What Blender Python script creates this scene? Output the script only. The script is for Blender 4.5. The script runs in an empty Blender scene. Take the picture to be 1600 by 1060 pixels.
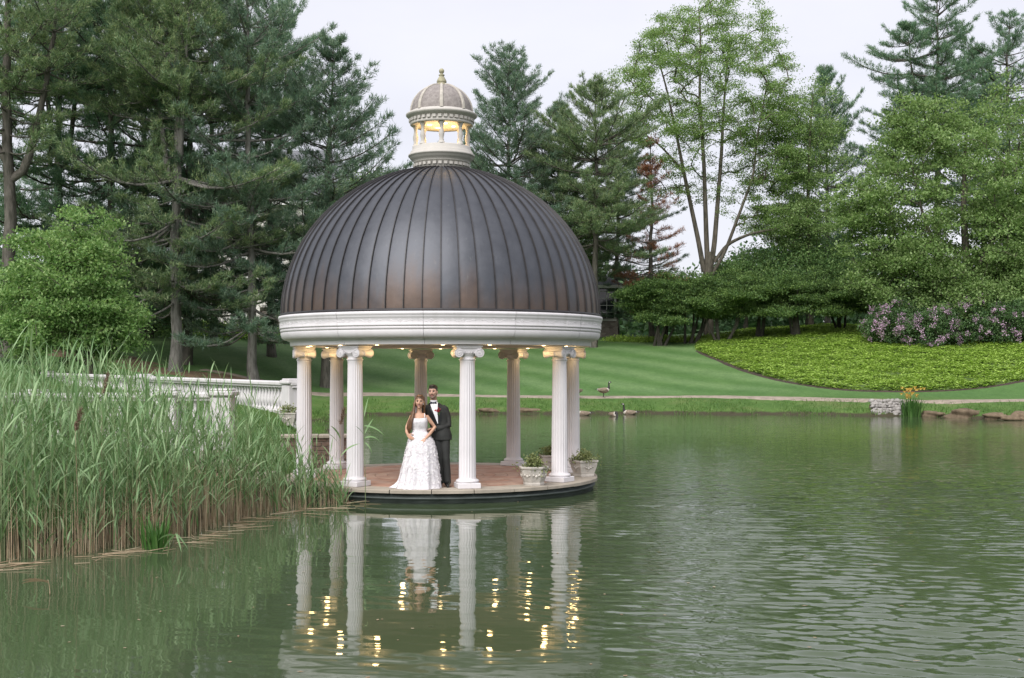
import bpy, math, random
import numpy as np
from mathutils import Vector, Matrix, Euler

# ------------------------------------------------------------------ camera, light, exposure
S = bpy.context.scene
COL = S.collection
CAM_Z, FPX, HORIZON = 2.35, 1927.0, 571.0          # eye height, focal length in photo pixels, horizon row
cam = bpy.data.cameras.new('camera')
cam.sensor_width = 36.0
cam.lens = FPX / 1600 * 36.0
cam.shift_y = (HORIZON - 530) / 1600
cam.clip_start, cam.clip_end = 0.1, 2500
cam_o = bpy.data.objects.new('camera', cam)
cam_o.location = (0, 0, CAM_Z)
cam_o.rotation_euler = (math.radians(90), 0, 0)
COL.objects.link(cam_o)
S.camera = cam_o

SUN_EL, SUN_AZ = math.radians(43), math.radians(202)  # high veiled sun behind the photographer
world = bpy.data.worlds.new('World')
S.world = world
world.use_nodes = True
wn, wl = world.node_tree.nodes, world.node_tree.links
wn.clear()
w_out = wn.new('ShaderNodeOutputWorld')
w_bg = wn.new('ShaderNodeBackground'); w_bg.inputs['Strength'].default_value = 0.1
w_sky = wn.new('ShaderNodeTexSky'); w_sky.sky_type = 'NISHITA'; w_sky.sun_disc = False
w_sky.sun_elevation = SUN_EL; w_sky.sun_rotation = SUN_AZ
w_tc = wn.new('ShaderNodeTexCoord')
w_map = wn.new('ShaderNodeMapping'); w_map.inputs['Scale'].default_value = (1.5, 1.5, 4.0)
w_noise = wn.new('ShaderNodeTexNoise'); w_noise.inputs['Scale'].default_value = 1.6; w_noise.inputs['Detail'].default_value = 5
w_ramp = wn.new('ShaderNodeValToRGB')
w_ramp.color_ramp.elements[0].position = 0.3; w_ramp.color_ramp.elements[0].color = (0.745, 0.735, 0.805, 1)
w_ramp.color_ramp.elements[1].position = 0.72; w_ramp.color_ramp.elements[1].color = (0.895, 0.88, 0.935, 1)
w_mul = wn.new('ShaderNodeVectorMath'); w_mul.operation = 'SCALE'; w_mul.inputs['Scale'].default_value = 3.6
w_mix = wn.new('ShaderNodeMix'); w_mix.data_type = 'RGBA'; w_mix.inputs['Factor'].default_value = 0.93   # overcast: cloud covers almost all blue
wl.new(w_tc.outputs['Generated'], w_map.inputs['Vector'])
wl.new(w_map.outputs['Vector'], w_noise.inputs['Vector'])
wl.new(w_noise.outputs['Fac'], w_ramp.inputs['Fac'])
wl.new(w_ramp.outputs['Color'], w_mul.inputs[0])
wl.new(w_sky.outputs['Color'], w_mix.inputs['A'])
wl.new(w_mul.outputs['Vector'], w_mix.inputs['B'])
wl.new(w_mix.outputs['Result'], w_bg.inputs['Color'])
wl.new(w_bg.outputs['Background'], w_out.inputs['Surface'])

sun = bpy.data.lights.new('sun', 'SUN')
sun.energy = 1.5
sun.angle = math.radians(55)
sun.color = (1.0, 0.97, 0.93)
sun_o = bpy.data.objects.new('sun', sun)
d = Vector((math.sin(SUN_AZ) * math.cos(SUN_EL), math.cos(SUN_AZ) * math.cos(SUN_EL), math.sin(SUN_EL)))
sun_o.rotation_euler = d.to_track_quat('Z', 'Y').to_euler()
COL.objects.link(sun_o)

vs = S.view_settings
S.display_settings.display_device = 'sRGB'
vs.view_transform = 'Standard'; vs.look = 'None'; vs.exposure = 1.58; vs.gamma = 1.0; vs.use_curve_mapping = False
S.render.engine = 'CYCLES'
S.cycles.max_bounces = 10
S.cycles.diffuse_bounces = 5
S.cycles.glossy_bounces = 3
S.cycles.transmission_bounces = 3
S.cycles.use_denoising = True
S.cycles.sample_clamp_indirect = 6.0
S.cycles.caustics_reflective = False
S.cycles.caustics_refractive = False

# ------------------------------------------------------------------ helpers: objects
def link(o, parent=None):
    COL.objects.link(o)
    if parent is not None:
        o.parent = parent
    return o

def props(o, label=None, cat=None, group=None, kind=None):
    if label: o['label'] = label
    if cat: o['category'] = cat
    if group: o['group'] = group
    if kind: o['kind'] = kind
    return o

def thing(name, label, cat, loc=(0, 0, 0), rz=0.0, group=None):
    o = bpy.data.objects.new(name, None)
    o.empty_display_size = 0.2
    o.location = loc
    o.rotation_euler = (0, 0, rz)
    link(o)
    return props(o, label, cat, group)

def mesh_np(name, V, F, mats, parent=None, smooth=False, mat_idx=None):
    """V (n,3) array; F (m,k) array of one polygon size."""
    V = np.ascontiguousarray(V, dtype=np.float32); F = np.ascontiguousarray(F, dtype=np.int32)
    me = bpy.data.meshes.new(name)
    m, k = F.shape
    me.vertices.add(len(V)); me.vertices.foreach_set('co', V.ravel())
    me.loops.add(m * k); me.loops.foreach_set('vertex_index', F.ravel())
    me.polygons.add(m); me.polygons.foreach_set('loop_start', np.arange(0, m * k, k, dtype=np.int32))
    me.polygons.foreach_set('use_smooth', np.full(m, smooth, dtype=bool))
    if not isinstance(mats, (list, tuple)): mats = [mats]
    for mt in mats: me.materials.append(mt)
    if mat_idx is not None: me.polygons.foreach_set('material_index', np.asarray(mat_idx, dtype=np.int32))
    me.update(calc_edges=True)
    me.validate()
    return link(bpy.data.objects.new(name, me), parent)

def copy_obj(o, parent=None, loc=None, rz=None, scale=None):
    c = o.copy(); link(c, parent)
    if loc is not None: c.location = loc
    if rz is not None: c.rotation_euler = (0, 0, rz)
    if scale is not None: c.scale = scale if hasattr(scale, '__len__') else (scale,) * 3
    return c

def copy_tree(o, parent=None):
    c = o.copy(); link(c, parent)
    for ch in list(o.children):
        copy_tree(ch, c)
    return c

class MB:
    """small mesh collector"""
    def __init__(self): self.v, self.f, self.mi, self.sm = [], [], [], []
    def add(self, V, F, mi=0, smooth=False):
        o = len(self.v)
        self.v += [tuple(p) for p in V]
        self.f += [tuple(i + o for i in q) for q in F]
        self.mi += [mi] * len(F); self.sm += [smooth] * len(F)
        return self
    def box(self, c, s, rz=0.0, mi=0, taper=1.0):
        V = []
        for z in (-1, 1):
            t = taper if z > 0 else 1.0
            for x, y in ((-1, -1), (1, -1), (1, 1), (-1, 1)):
                px, py = x * s[0] / 2 * t, y * s[1] / 2 * t
                V.append((c[0] + px * math.cos(rz) - py * math.sin(rz), c[1] + px * math.sin(rz) + py * math.cos(rz), c[2] + z * s[2] / 2))
        return self.add(V, [(0, 3, 2, 1), (4, 5, 6, 7), (0, 1, 5, 4), (1, 2, 6, 5), (2, 3, 7, 6), (3, 0, 4, 7)], mi)
    def bbox(self, c, s, b=0.01, rz=0.0, mi=0):
        """box with chamfered top and vertical edges"""
        x, y, z = s[0] / 2, s[1] / 2, s[2] / 2
        def ring(dx, dy, zz, cut):
            P = [(-dx + cut, -dy), (dx - cut, -dy), (dx, -dy + cut), (dx, dy - cut), (dx - cut, dy), (-dx + cut, dy), (-dx, dy - cut), (-dx, -dy + cut)]
            return [(c[0] + a * math.cos(rz) - e * math.sin(rz), c[1] + a * math.sin(rz) + e * math.cos(rz), c[2] + zz) for a, e in P]
        R = [ring(x - b, y - b, -z, b), ring(x, y, -z + b, b), ring(x, y, z - b, b), ring(x - b, y - b, z, b)]
        V = sum(R, []); F = []
        for k in range(3):
            for i in range(8):
                j = (i + 1) % 8
                F.append((k * 8 + i, k * 8 + j, k * 8 + 8 + j, k * 8 + 8 + i))
        F.append(tuple(range(7, -1, -1))); F.append(tuple(range(24, 32)))
        return self.add(V, F, mi)
    def lathe(self, prof, n=24, c=(0, 0, 0), a0=0.0, a1=2 * math.pi, mi=0, smooth=True, cap=False, axis='z'):
        full = abs(a1 - a0 - 2 * math.pi) < 1e-6
        m = n if full else n + 1
        V = []
        for r, z in prof:
            for i in range(m):
                a = a0 + (a1 - a0) * i / n
                if axis == 'z': V.append((c[0] + r * math.cos(a), c[1] + r * math.sin(a), c[2] + z))
                elif axis == 'y': V.append((c[0] + r * math.cos(a), c[1] + z, c[2] - r * math.sin(a)))
                else: V.append((c[0] + z, c[1] + r * math.cos(a), c[2] + r * math.sin(a)))
        F = []
        for k in range(len(prof) - 1):
            for i in range(n):
                j = (i + 1) % m
                F.append((k * m + i, k * m + j, (k + 1) * m + j, (k + 1) * m + i))
        if cap and full:
            F.append(tuple(range(m - 1, -1, -1))); F.append(tuple((len(prof) - 1) * m + i for i in range(m)))
        return self.add(V, F, mi, smooth)
    def tube(self, pts, radii, n=6, mi=0, smooth=True, flat=1.0, cap=True):
        pts = [Vector(p) for p in pts]
        V, F = [], []
        up = Vector((0, 0, 1)); prev = None
        for k, p in enumerate(pts):
            t = (pts[min(k + 1, len(pts) - 1)] - pts[max(k - 1, 0)])
            t = t.normalized() if t.length > 1e-9 else Vector((0, 0, 1))
            if prev is None:
                ref = Vector((0, 1, 0)) if abs(t.y) < 0.9 else Vector((1, 0, 0))
                a = t.cross(ref).normalized()
            else:
                a = (prev - t * prev.dot(t))
                a = a.normalized() if a.length > 1e-6 else t.orthogonal().normalized()
            prev = a; b = t.cross(a)
            r = radii[k] if hasattr(radii, '__len__') else radii
            rx, ry = (r if hasattr(r, '__len__') else (r, r * flat))
            for i in range(n):
                an = 2 * math.pi * i / n
                V.append(p + a * (math.cos(an) * rx) + b * (math.sin(an) * ry))
        for k in range(len(pts) - 1):
            for i in range(n):
                j = (i + 1) % n
                F.append((k * n + i, k * n + j, (k + 1) * n + j, (k + 1) * n + i))
        if cap:
            F.append(tuple(range(n - 1, -1, -1))); F.append(tuple((len(pts) - 1) * n + i for i in range(n)))
        return self.add(V, F, mi, smooth)
    def ball(self, c, r, nu=12, nv=8, mi=0, fn=None):
        rx, ry, rz = r if hasattr(r, '__len__') else (r, r, r)
        V, F = [], []
        for k in range(nv + 1):
            th = math.pi * k / nv
            for i in range(nu):
                ph = 2 * math.pi * i / nu
                p = Vector((math.sin(th) * math.cos(ph), math.sin(th) * math.sin(ph), math.cos(th)))
                if fn: p = Vector(fn(p))
                V.append((c[0] + p.x * rx, c[1] + p.y * ry, c[2] + p.z * rz))
        for k in range(nv):
            for i in range(nu):
                j = (i + 1) % nu
                F.append((k * nu + i, (k + 1) * nu + i, (k + 1) * nu + j, k * nu + j))
        return self.add(V, F, mi, True)
    def mesh(self, name, mats):
        me = bpy.data.meshes.new(name)
        me.from_pydata(self.v, [], self.f)
        if not isinstance(mats, (list, tuple)): mats = [mats]
        for m in mats: me.materials.append(m)
        me.polygons.foreach_set('material_index', self.mi)
        me.polygons.foreach_set('use_smooth', self.sm)
        me.update()
        return me
    def build(self, name, mats, parent=None, loc=None, rz=None):
        o = bpy.data.objects.new(name, self.mesh(name, mats))
        link(o, parent)
        if loc is not None: o.location = loc
        if rz is not None: o.rotation_euler = (0, 0, rz)
        return o

# ------------------------------------------------------------------ helpers: materials
class NT:
    def __init__(self, name):
        self.m = bpy.data.materials.new(name); self.m.use_nodes = True
        self.n, self.l = self.m.node_tree.nodes, self.m.node_tree.links
        self.n.clear()
        self.out = self.n.new('ShaderNodeOutputMaterial')
    def node(self, t, **kw):
        x = self.n.new(t)
        for k, v in kw.items():
            if k.startswith('i_'):
                x.inputs[k[2:].replace('_', ' ')].default_value = v
            else: setattr(x, k, v)
        return x
    def link(self, a, b): self.l.new(a, b)
    def coord(self, which='Object', scale=(1, 1, 1), rot=(0, 0, 0)):
        tc = self.node('ShaderNodeTexCoord'); mp = self.node('ShaderNodeMapping')
        mp.inputs['Scale'].default_value = scale; mp.inputs['Rotation'].default_value = rot
        self.link(tc.outputs[which], mp.inputs['Vector']); return mp.outputs['Vector']
    def noise(self, vec, scale, detail=4, rough=0.55):
        x = self.node('ShaderNodeTexNoise'); x.inputs['Scale'].default_value = scale
        x.inputs['Detail'].default_value = detail; x.inputs['Roughness'].default_value = rough
        if vec is not None: self.link(vec, x.inputs['Vector'])
        return x.outputs['Fac']
    def ramp(self, fac, stops):
        x = self.node('ShaderNodeValToRGB'); e = x.color_ramp.elements
        while len(e) < len(stops): e.new(0.5)
        for el, (p, c) in zip(e, stops):
            el.position = p; el.color = (*c, 1) if len(c) == 3 else c
        self.link(fac, x.inputs['Fac']); return x.outputs['Color']
    def math(self, op, a, b=None, clamp=False):
        x = self.node('ShaderNodeMath', operation=op); x.use_clamp = clamp
        for i, v in enumerate((a, b)):
            if v is None: continue
            if isinstance(v, (int, float)): x.inputs[i].default_value = v
            else: self.link(v, x.inputs[i])
        return x.outputs[0]
    def mix(self, fac, a, b, mode='MIX'):
        x = self.node('ShaderNodeMix', data_type='RGBA', blend_type=mode)
        for k, v in (('Factor', fac), ('A', a), ('B', b)):
            s = [i for i in x.inputs if i.name == k and (i.type == 'RGBA' or k == 'Factor')][0]
            if isinstance(v, (int, float)): s.default_value = v
            elif isinstance(v, (tuple, list)): s.default_value = (*v, 1) if len(v) == 3 else v
            else: self.link(v, s)
        return [o for o in x.outputs if o.type == 'RGBA'][0]
    def bump(self, h, strength=0.3, dist=0.02):
        x = self.node('ShaderNodeBump'); x.inputs['Strength'].default_value = strength; x.inputs['Distance'].default_value = dist
        self.link(h, x.inputs['Height']); return x.outputs['Normal']
    def principled(self, col, rough=0.6, metal=0.0, normal=None, spec=0.5, **kw):
        p = self.node('ShaderNodeBsdfPrincipled')
        for k, v in (('Base Color', col), ('Roughness', rough), ('Metallic', metal), ('Specular IOR Level', spec)):
            if isinstance(v, (int, float)): p.inputs[k].default_value = v
            elif isinstance(v, (tuple, list)): p.inputs[k].default_value = (*v, 1)
            else: self.link(v, p.inputs[k])
        if normal is not None: self.link(normal, p.inputs['Normal'])
        for k, v in kw.items(): p.inputs[k.replace('_', ' ')].default_value = v
        return p
    def done(self, sh):
        self.link(sh.outputs[0], self.out.inputs['Surface']); return self.m

def plain(name, col, rough=0.6, metal=0.0, var=0.18, scale=6.0, bump=0.0, spec=0.4):
    t = NT(name); v = t.coord('Object')
    n = t.noise(v, scale, 5)
    lo = tuple(c * (1 - var) for c in col); hi = tuple(min(1, c * (1 + var)) for c in col)
    c = t.ramp(n, [(0.3, lo), (0.7, hi)])
    nm = t.bump(t.noise(v, scale * 6, 4), 0.5, bump) if bump else None
    return t.done(t.principled(c, rough, metal, nm, spec))

def foliage(name, stops, trans=0.3, rough=0.55, big=0.25):
    """leaf colour varies leaf by leaf and in broad patches"""
    t = NT(name)
    g = t.node('ShaderNodeNewGeometry')
    n = t.noise(t.coord('Object'), 1.1, 4)
    f = t.math('ADD', t.math('MULTIPLY', g.outputs['Random Per Island'], 0.5), t.math('MULTIPLY', n, 0.5))
    c = t.ramp(f, [(0.22, stops[0]), (0.5, stops[1]), (0.8, stops[2])])
    p = t.principled(c, rough, 0, None, 0.3)
    tr = t.node('ShaderNodeBsdfTranslucent'); 
    c2 = t.mix(0.6, c, (1.2, 1.25, 0.75), 'MULTIPLY')
    t.link(c2, tr.inputs['Color'])
    mx = t.node('ShaderNodeMixShader'); mx.inputs[0].default_value = trans
    t.link(p.outputs[0], mx.inputs[1]); t.link(tr.outputs[0], mx.inputs[2])
    return t.done(mx)

def bark(name, a, b, scale=3.0):
    t = NT(name); v = t.coord('Object', (1, 1, 0.22))
    n = t.noise(v, scale * 2.2, 6, 0.65)
    n2 = t.noise(t.coord('Object'), 0.9, 3)
    c = t.ramp(n, [(0.35, a), (0.62, b)])
    c = t.mix(t.math('MULTIPLY', n2, 0.35), c, (0.10, 0.12, 0.09))
    return t.done(t.principled(c, 0.9, 0, t.bump(n, 0.8, 0.05), 0.2))

# ------------------------------------------------------------------ terrain
POND = np.array([(-34, 5), (-30, 11), (-14, 14.8), (-8, 15.6), (-6.1, 16.4), (-5.1, 17.5), (-4.7, 19.5), (-4.45, 21.5), (-4.3, 24),
    (-4.1, 26.5), (-4.3, 30), (-5.2, 36), (-6.6, 44), (-8.0, 52), (-8.0, 56), (-6, 58.4), (-2, 59.3), (3, 59.6), (8, 59.6), (12, 58.8), (15, 57.9),
    (17.7, 57.0), (20, 55), (22.5, 52.5), (28, 46), (36, 36), (42, 20), (40, 6), (25, 3.2), (0, 3.0), (-20, 3)], dtype=float)

def shore_dist(x, y):
    """signed distance to the pond's edge, positive on land"""
    x = np.asarray(x, float); y = np.asarray(y, float)
    best = np.full(x.shape, 1e9); inside = np.zeros(x.shape, bool)
    n = len(POND)
    for i in range(n):
        ax, ay = POND[i]; bx, by = POND[(i + 1) % n]
        dx, dy = bx - ax, by - ay
        t = np.clip(((x - ax) * dx + (y - ay) * dy) / (dx * dx + dy * dy), 0, 1)
        dd = (x - ax - t * dx) ** 2 + (y - ay - t * dy) ** 2
        best = np.minimum(best, dd)
        c = (ay > y) != (by > y)
        with np.errstate(divide='ignore', invalid='ignore'):
            inside ^= c & (x < (bx - ax) * (y - ay) / (by - ay if by != ay else 1e-9) + ax)
    s = np.sqrt(best)
    return np.where(inside, -s, s)

def sstep(a, b, x):
    t = np.clip((np.asarray(x, float) - a) / (b - a), 0, 1)
    return t * t * (3 - 2 * t)

P_S = [-30, -6, -2, 0, 0.25, 0.8, 2.2, 3.6, 5.6, 7.5, 12, 20, 30, 38, 46, 60, 120, 900]
P_Z = [-1.2, -1.0, -0.45, 0.0, 0.16, 0.27, 0.46, 0.64, 0.80, 0.98, 1.5, 2.45, 3.65, 4.5, 4.9, 5.1, 5.6, 9.0]
def zg(x, y):
    x = np.asarray(x, float); y = np.asarray(y, float)
    wob = 0.35 * np.sin(x * 0.9 + 1.3 * np.sin(y * 0.5)) + 0.25 * np.sin(x * 2.3 + y * 1.1)
    s = shore_dist(x, y)
    s = s + wob * sstep(40, 50, y) * (1 - sstep(2, 5, s))
    z = np.interp(s, P_S, P_Z)
    # steeper hill on the right, low meadow near the photographer, raised knoll under the left pines
    z = z + 0.02 * np.clip(s - 6, 0, 32) * sstep(12, 24, x) * sstep(45, 55, y)
    z = z + 0.75 * sstep(-9, -16, x) * sstep(40, 56, y)
    land = np.clip(z, 0, None)
    z = np.where(z > 0, land * (0.35 + 0.65 * sstep(8, 18, y)), z)
    z = z + 0.72 * sstep(0.3, 1.6, s) * sstep(24.5, 26.5, y) * (1 - sstep(36, 46, y)) * (1 - sstep(-3, 0, x))   # lawn terrace beside the walkway
    z = z + 0.05 * np.sin(x * 0.31 + 0.7) * np.sin(y * 0.27) * sstep(3, 8, s)
    return z

def ground(x, y): return float(zg(np.array([x]), np.array([y]))[0])

def at(px, py, dep):
    return Vector(((px - 800) / FPX * dep, dep, CAM_Z - (py - HORIZON) / FPX * dep))

def on_ground(px, py, lo=8.0, hi=220.0):
    """where the sight line through a photo pixel meets the terrain"""
    ds = np.arange(lo, hi, 0.1)
    x = (px - 800) / FPX * ds; z = CAM_Z - (py - HORIZON) / FPX * ds
    k = np.nonzero(z <= zg(x, ds))[0]
    i = k[0] if len(k) else len(ds) - 1
    return Vector((x[i], ds[i], float(zg(x[i:i+1], ds[i:i+1])[0])))

def stand(px, dep):
    """ground point in the vertical plane of a photo column, at a distance"""
    x = (px - 800) / FPX * dep
    return Vector((x, dep, ground(x, dep)))

# ------------------------------------------------------------------ materials
def make_lawn():
    t = NT('lawn_grass')
    v = t.coord('Object')
    sp = t.node('ShaderNodeSeparateXYZ'); t.link(v, sp.inputs[0])
    x, y, z = sp.outputs
    # mowing stripes: rolled nap, two greens of grass lying either way
    wob = t.math('MULTIPLY', t.noise(v, 0.05, 2), 6.0)
    k = t.math('ADD', t.math('ADD', t.math('MULTIPLY', x, 0.80), t.math('MULTIPLY', y, 0.52)), wob)
    sn = t.math('SINE', t.math('MULTIPLY', k, 1.75))
    st = t.math('ADD', t.math('MULTIPLY', sn, 0.55), 0.5, clamp=True)
    far = t.node('ShaderNodeMapRange'); t.link(y, far.inputs['Value'])
    far.inputs['From Min'].default_value = 64.0; far.inputs['From Max'].default_value = 67.0
    st = t.math('MULTIPLY', st, far.outputs[0])
    lawn = t.mix(st, (0.078, 0.158, 0.048), (0.120, 0.205, 0.080))
    rough_g = t.ramp(t.noise(v, 0.55, 6, 0.65), [(0.3, (0.058, 0.125, 0.028)), (0.52, (0.085, 0.155, 0.040)), (0.72, (0.125, 0.155, 0.060))])
    near = t.node('ShaderNodeMapRange'); t.link(z, near.inputs['Value'])
    near.inputs['From Min'].default_value = 0.62; near.inputs['From Max'].default_value = 0.82
    c = t.mix(near.outputs[0], rough_g, lawn)
    fine = t.noise(v, 7.0, 5, 0.7)
    c = t.mix(0.75, c, t.ramp(fine, [(0.25, (0.55, 0.6, 0.5)), (0.75, (1.35, 1.3, 1.4))]), 'MULTIPLY')
    mid = t.noise(t.coord('Object', (1, 0.45, 1)), 1.3, 5, 0.7)
    c = t.mix(0.6, c, t.ramp(mid, [(0.3, (0.72, 0.78, 0.72)), (0.7, (1.25, 1.18, 1.2))]), 'MULTIPLY')
    patch = t.noise(v, 0.16, 4, 0.6)
    c = t.mix(0.5, c, t.ramp(patch, [(0.3, (0.75, 0.8, 0.8)), (0.7, (1.22, 1.15, 1.05))]), 'MULTIPLY')
    mud = t.node('ShaderNodeMapRange'); t.link(t.math('ADD', z, t.math('MULTIPLY', t.noise(v, 1.4, 4), 0.22)), mud.inputs['Value'])
    mud.inputs['From Min'].default_value = 0.20; mud.inputs['From Max'].default_value = 0.27
    c = t.mix(mud.outputs[0], (0.055, 0.048, 0.030), c)
    return t.done(t.principled(c, 0.9, 0, t.bump(fine, 0.7, 0.06), 0.15))
M_LAWN = make_lawn()

def make_water():
    t = NT('pond_water')
    v = t.coord('Object')
    sp = t.node('ShaderNodeSeparateXYZ'); t.link(v, sp.inputs[0])
    x, y, z = sp.outputs
    # fine wind ripple below the size of the modelled waves
    m = t.node('ShaderNodeMapRange', interpolation_type='SMOOTHSTEP'); t.link(t.math('SUBTRACT', x, t.math('MULTIPLY', y, 0.03)), m.inputs['Value'])
    m.inputs['From Min'].default_value = -1.0; m.inputs['From Max'].default_value = 4.0; m.inputs['To Min'].default_value = 0.03; m.inputs['To Max'].default_value = 1.0
    m2 = t.node('ShaderNodeMapRange', interpolation_type='SMOOTHSTEP'); t.link(y, m2.inputs['Value'])
    m2.inputs['From Min'].default_value = 22.0; m2.inputs['From Max'].default_value = 44.0; m2.inputs['To Min'].default_value = 1.0; m2.inputs['To Max'].default_value = 0.16
    m4 = t.node('ShaderNodeMapRange', interpolation_type='SMOOTHSTEP'); t.link(y, m4.inputs['Value'])
    m4.inputs['From Min'].default_value = 10.5; m4.inputs['From Max'].default_value = 19.0; m4.inputs['To Min'].default_value = 1.0; m4.inputs['To Max'].default_value = 3.0
    w = t.math('MULTIPLY', t.math('MULTIPLY', m.outputs[0], m2.outputs[0]), m4.outputs[0])
    r1 = t.noise(t.coord('Object', (2.0, 6.0, 1), (0, 0, 0.16)), 1.0, 3, 0.5)
    r2 = t.noise(t.coord('Object', (0.5, 1.6, 1), (0, 0, -0.1)), 1.0, 2, 0.45)
    m3 = t.node('ShaderNodeMapRange', interpolation_type='SMOOTHSTEP'); t.link(y, m3.inputs['Value'])
    m3.inputs['From Min'].default_value = 25.0; m3.inputs['From Max'].default_value = 31.0; m3.inputs['To Max'].default_value = 0.8
    r3 = t.noise(t.coord('Object', (1.1, 5.0, 1), (0, 0, 0.05)), 1.0, 3, 0.5)
    h = t.math('ADD', t.math('ADD', t.math('MULTIPLY', r1, w), t.math('MULTIPLY', r2, 0.05)), t.math('MULTIPLY', r3, m3.outputs[0]))
    nm = t.bump(h, 1.0, 0.009)
    tint = t.ramp(t.noise(t.coord('Object', (0.12, 0.2, 1)), 1.0, 3), [(0.3, (0.047, 0.070, 0.033)), (0.7, (0.060, 0.082, 0.043))])
    return t.done(t.principled(tint, 0.03, 0, nm, 0.5, IOR=1.48))
M_WATER = make_water()

M_PATH = plain('path_gravel', (0.27, 0.225, 0.18), 0.9, 0, 0.25, 3.0, 0.01)
M_MULCH = plain('bark_mulch', (0.045, 0.032, 0.024), 0.95, 0, 0.4, 5.0, 0.03)
M_STRAW = plain('pine_straw', (0.13, 0.085, 0.050), 0.95, 0, 0.4, 2.5, 0.03)
M_BEDSOIL = plain('bed_underleaf', (0.060, 0.100, 0.020), 0.95, 0, 0.3, 2.0, 0.03)

def make_white(name, col=(0.63, 0.605, 0.625), streak=0.4, rough=0.55):
    t = NT(name); v = t.coord('Object')
    n = t.noise(v, 2.2, 6, 0.6)
    c = t.ramp(n, [(0.25, tuple(q * 0.90 for q in col)), (0.6, col)])
    ln = t.noise(t.coord('Object', (9, 9, 0.7)), 1.0, 5, 0.6)
    m = t.ramp(ln, [(0.50, (0, 0, 0)), (0.78, (1, 1, 1))])
    c = t.mix(t.math('MULTIPLY', m, streak), c, (0.36, 0.34, 0.31))
    return t.done(t.principled(c, rough, 0, t.bump(t.noise(v, 40, 3), 0.25, 0.003), 0.35))
M_WHITE = make_white('white_paint', streak=0.22)
M_WHITE_OLD = make_white('weathered_white_stone', (0.56, 0.54, 0.545), 0.42, 0.8)
M_CUPOLA_W = make_white('cupola_painted_wood', (0.47, 0.445, 0.415), 0.35, 0.7)
M_CREAM = make_white('interior_plaster', (0.50, 0.48, 0.42), 0.1, 0.8)

def make_copper():
    t = NT('aged_copper'); v = t.coord('Object')
    sp = t.node('ShaderNodeSeparateXYZ'); t.link(v, sp.inputs[0])
    oi = t.node('ShaderNodeObjectInfo')
    n = t.noise(t.coord('Object', (3, 3, 0.8)), 1.3, 6, 0.6)
    hz = t.math('ADD', sp.outputs[2], t.math('MULTIPLY', t.math('SUBTRACT', n, 0.5), 0.9))
    hz = t.math('ADD', hz, t.math('MULTIPLY', t.math('SUBTRACT', oi.outputs['Random'], 0.5), 0.55))
    m = t.node('ShaderNodeMapRange', interpolation_type='SMOOTHSTEP'); t.link(hz, m.inputs['Value'])
    m.inputs['From Min'].default_value = 2.95; m.inputs['From Max'].default_value = 3.85
    c = t.mix(m.outputs[0], (0.104, 0.074, 0.060), (0.072, 0.077, 0.090))
    n2 = t.noise(v, 3.5, 6, 0.65)
    c = t.mix(0.6, c, t.ramp(n2, [(0.3, (0.72, 0.72, 0.74)), (0.7, (1.22, 1.2, 1.2))]), 'MULTIPLY')
    drip = t.noise(t.coord('Object', (14, 14, 0.9)), 1.0, 5, 0.65)
    c = t.mix(t.math('MULTIPLY', t.ramp(drip, [(0.62, (0, 0, 0)), (0.8, (1, 1, 1))]), 0.30), c, (0.20, 0.21, 0.20))
    r = t.math('ADD', t.math('MULTIPLY', n2, 0.22), 0.36)
    return t.done(t.principled(c, r, 0.45, t.bump(t.noise(v, 2.2, 3), 0.35, 0.03), 0.5))
M_COPPER = make_copper()
M_SEAM = plain('seam_metal', (0.045, 0.043, 0.045), 0.5, 0.4, 0.2, 4)

def make_cupola_stone():
    t = NT('cupola_roof_stone'); v = t.coord('Object')
    n = t.noise(v, 16, 6, 0.7)
    c = t.ramp(n, [(0.3, (0.17, 0.15, 0.145)), (0.55, (0.26, 0.235, 0.225)), (0.8, (0.36, 0.33, 0.31))])
    return t.done(t.principled(c, 0.85, 0, t.bump(n, 0.4, 0.01), 0.2))
M_CSTONE = make_cupola_stone()
M_CRIB = plain('cupola_rib_stone', (0.40, 0.37, 0.33), 0.85, 0, 0.2, 12)
M_FINIAL = plain('lichened_stone', (0.30, 0.28, 0.19), 0.9, 0, 0.3, 18)

def make_brick(name='terracotta_paver'):
    t = NT(name); v = t.coord('Object'); oi = t.node('ShaderNodeObjectInfo')
    c = t.ramp(oi.outputs['Random'], [(0.0, (0.33, 0.19, 0.14)), (0.4, (0.40, 0.24, 0.18)), (0.75, (0.37, 0.25, 0.20)), (1.0, (0.44, 0.30, 0.23))])
    n = t.noise(v, 5, 6, 0.65)
    c = t.mix(0.6, c, t.ramp(n, [(0.3, (0.75, 0.75, 0.75)), (0.7, (1.2, 1.2, 1.2))]), 'MULTIPLY')
    return t.done(t.principled(c, 0.8, 0, t.bump(n, 0.3, 0.006), 0.3))
M_BRICK = make_brick()
M_BRICK_OLD = plain('old_brick', (0.155, 0.105, 0.082), 0.9, 0, 0.35, 5)
M_MORTAR = plain('mortar', (0.30, 0.27, 0.24), 0.95, 0, 0.2, 8)
M_FLAG = plain('flagstone', (0.33, 0.29, 0.24), 0.85, 0, 0.22, 2.5, 0.006)
def make_skirt():
    t = NT('stained_platform_side'); v = t.coord('Object')
    n = t.noise(t.coord('Object', (2, 2, 9)), 1.2, 6, 0.65)
    c = t.ramp(n, [(0.3, (0.040, 0.048, 0.043)), (0.55, (0.080, 0.095, 0.092)), (0.8, (0.15, 0.17, 0.165))])
    return t.done(t.principled(c, 0.6, 0, t.bump(n, 0.4, 0.02), 0.4))
M_SKIRT = make_skirt()
def make_emit(name, col, st):
    t = NT(name); e = t.node('ShaderNodeEmission'); e.inputs[0].default_value = (*col, 1); e.inputs[1].default_value = st
    return t.done(e)
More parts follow.
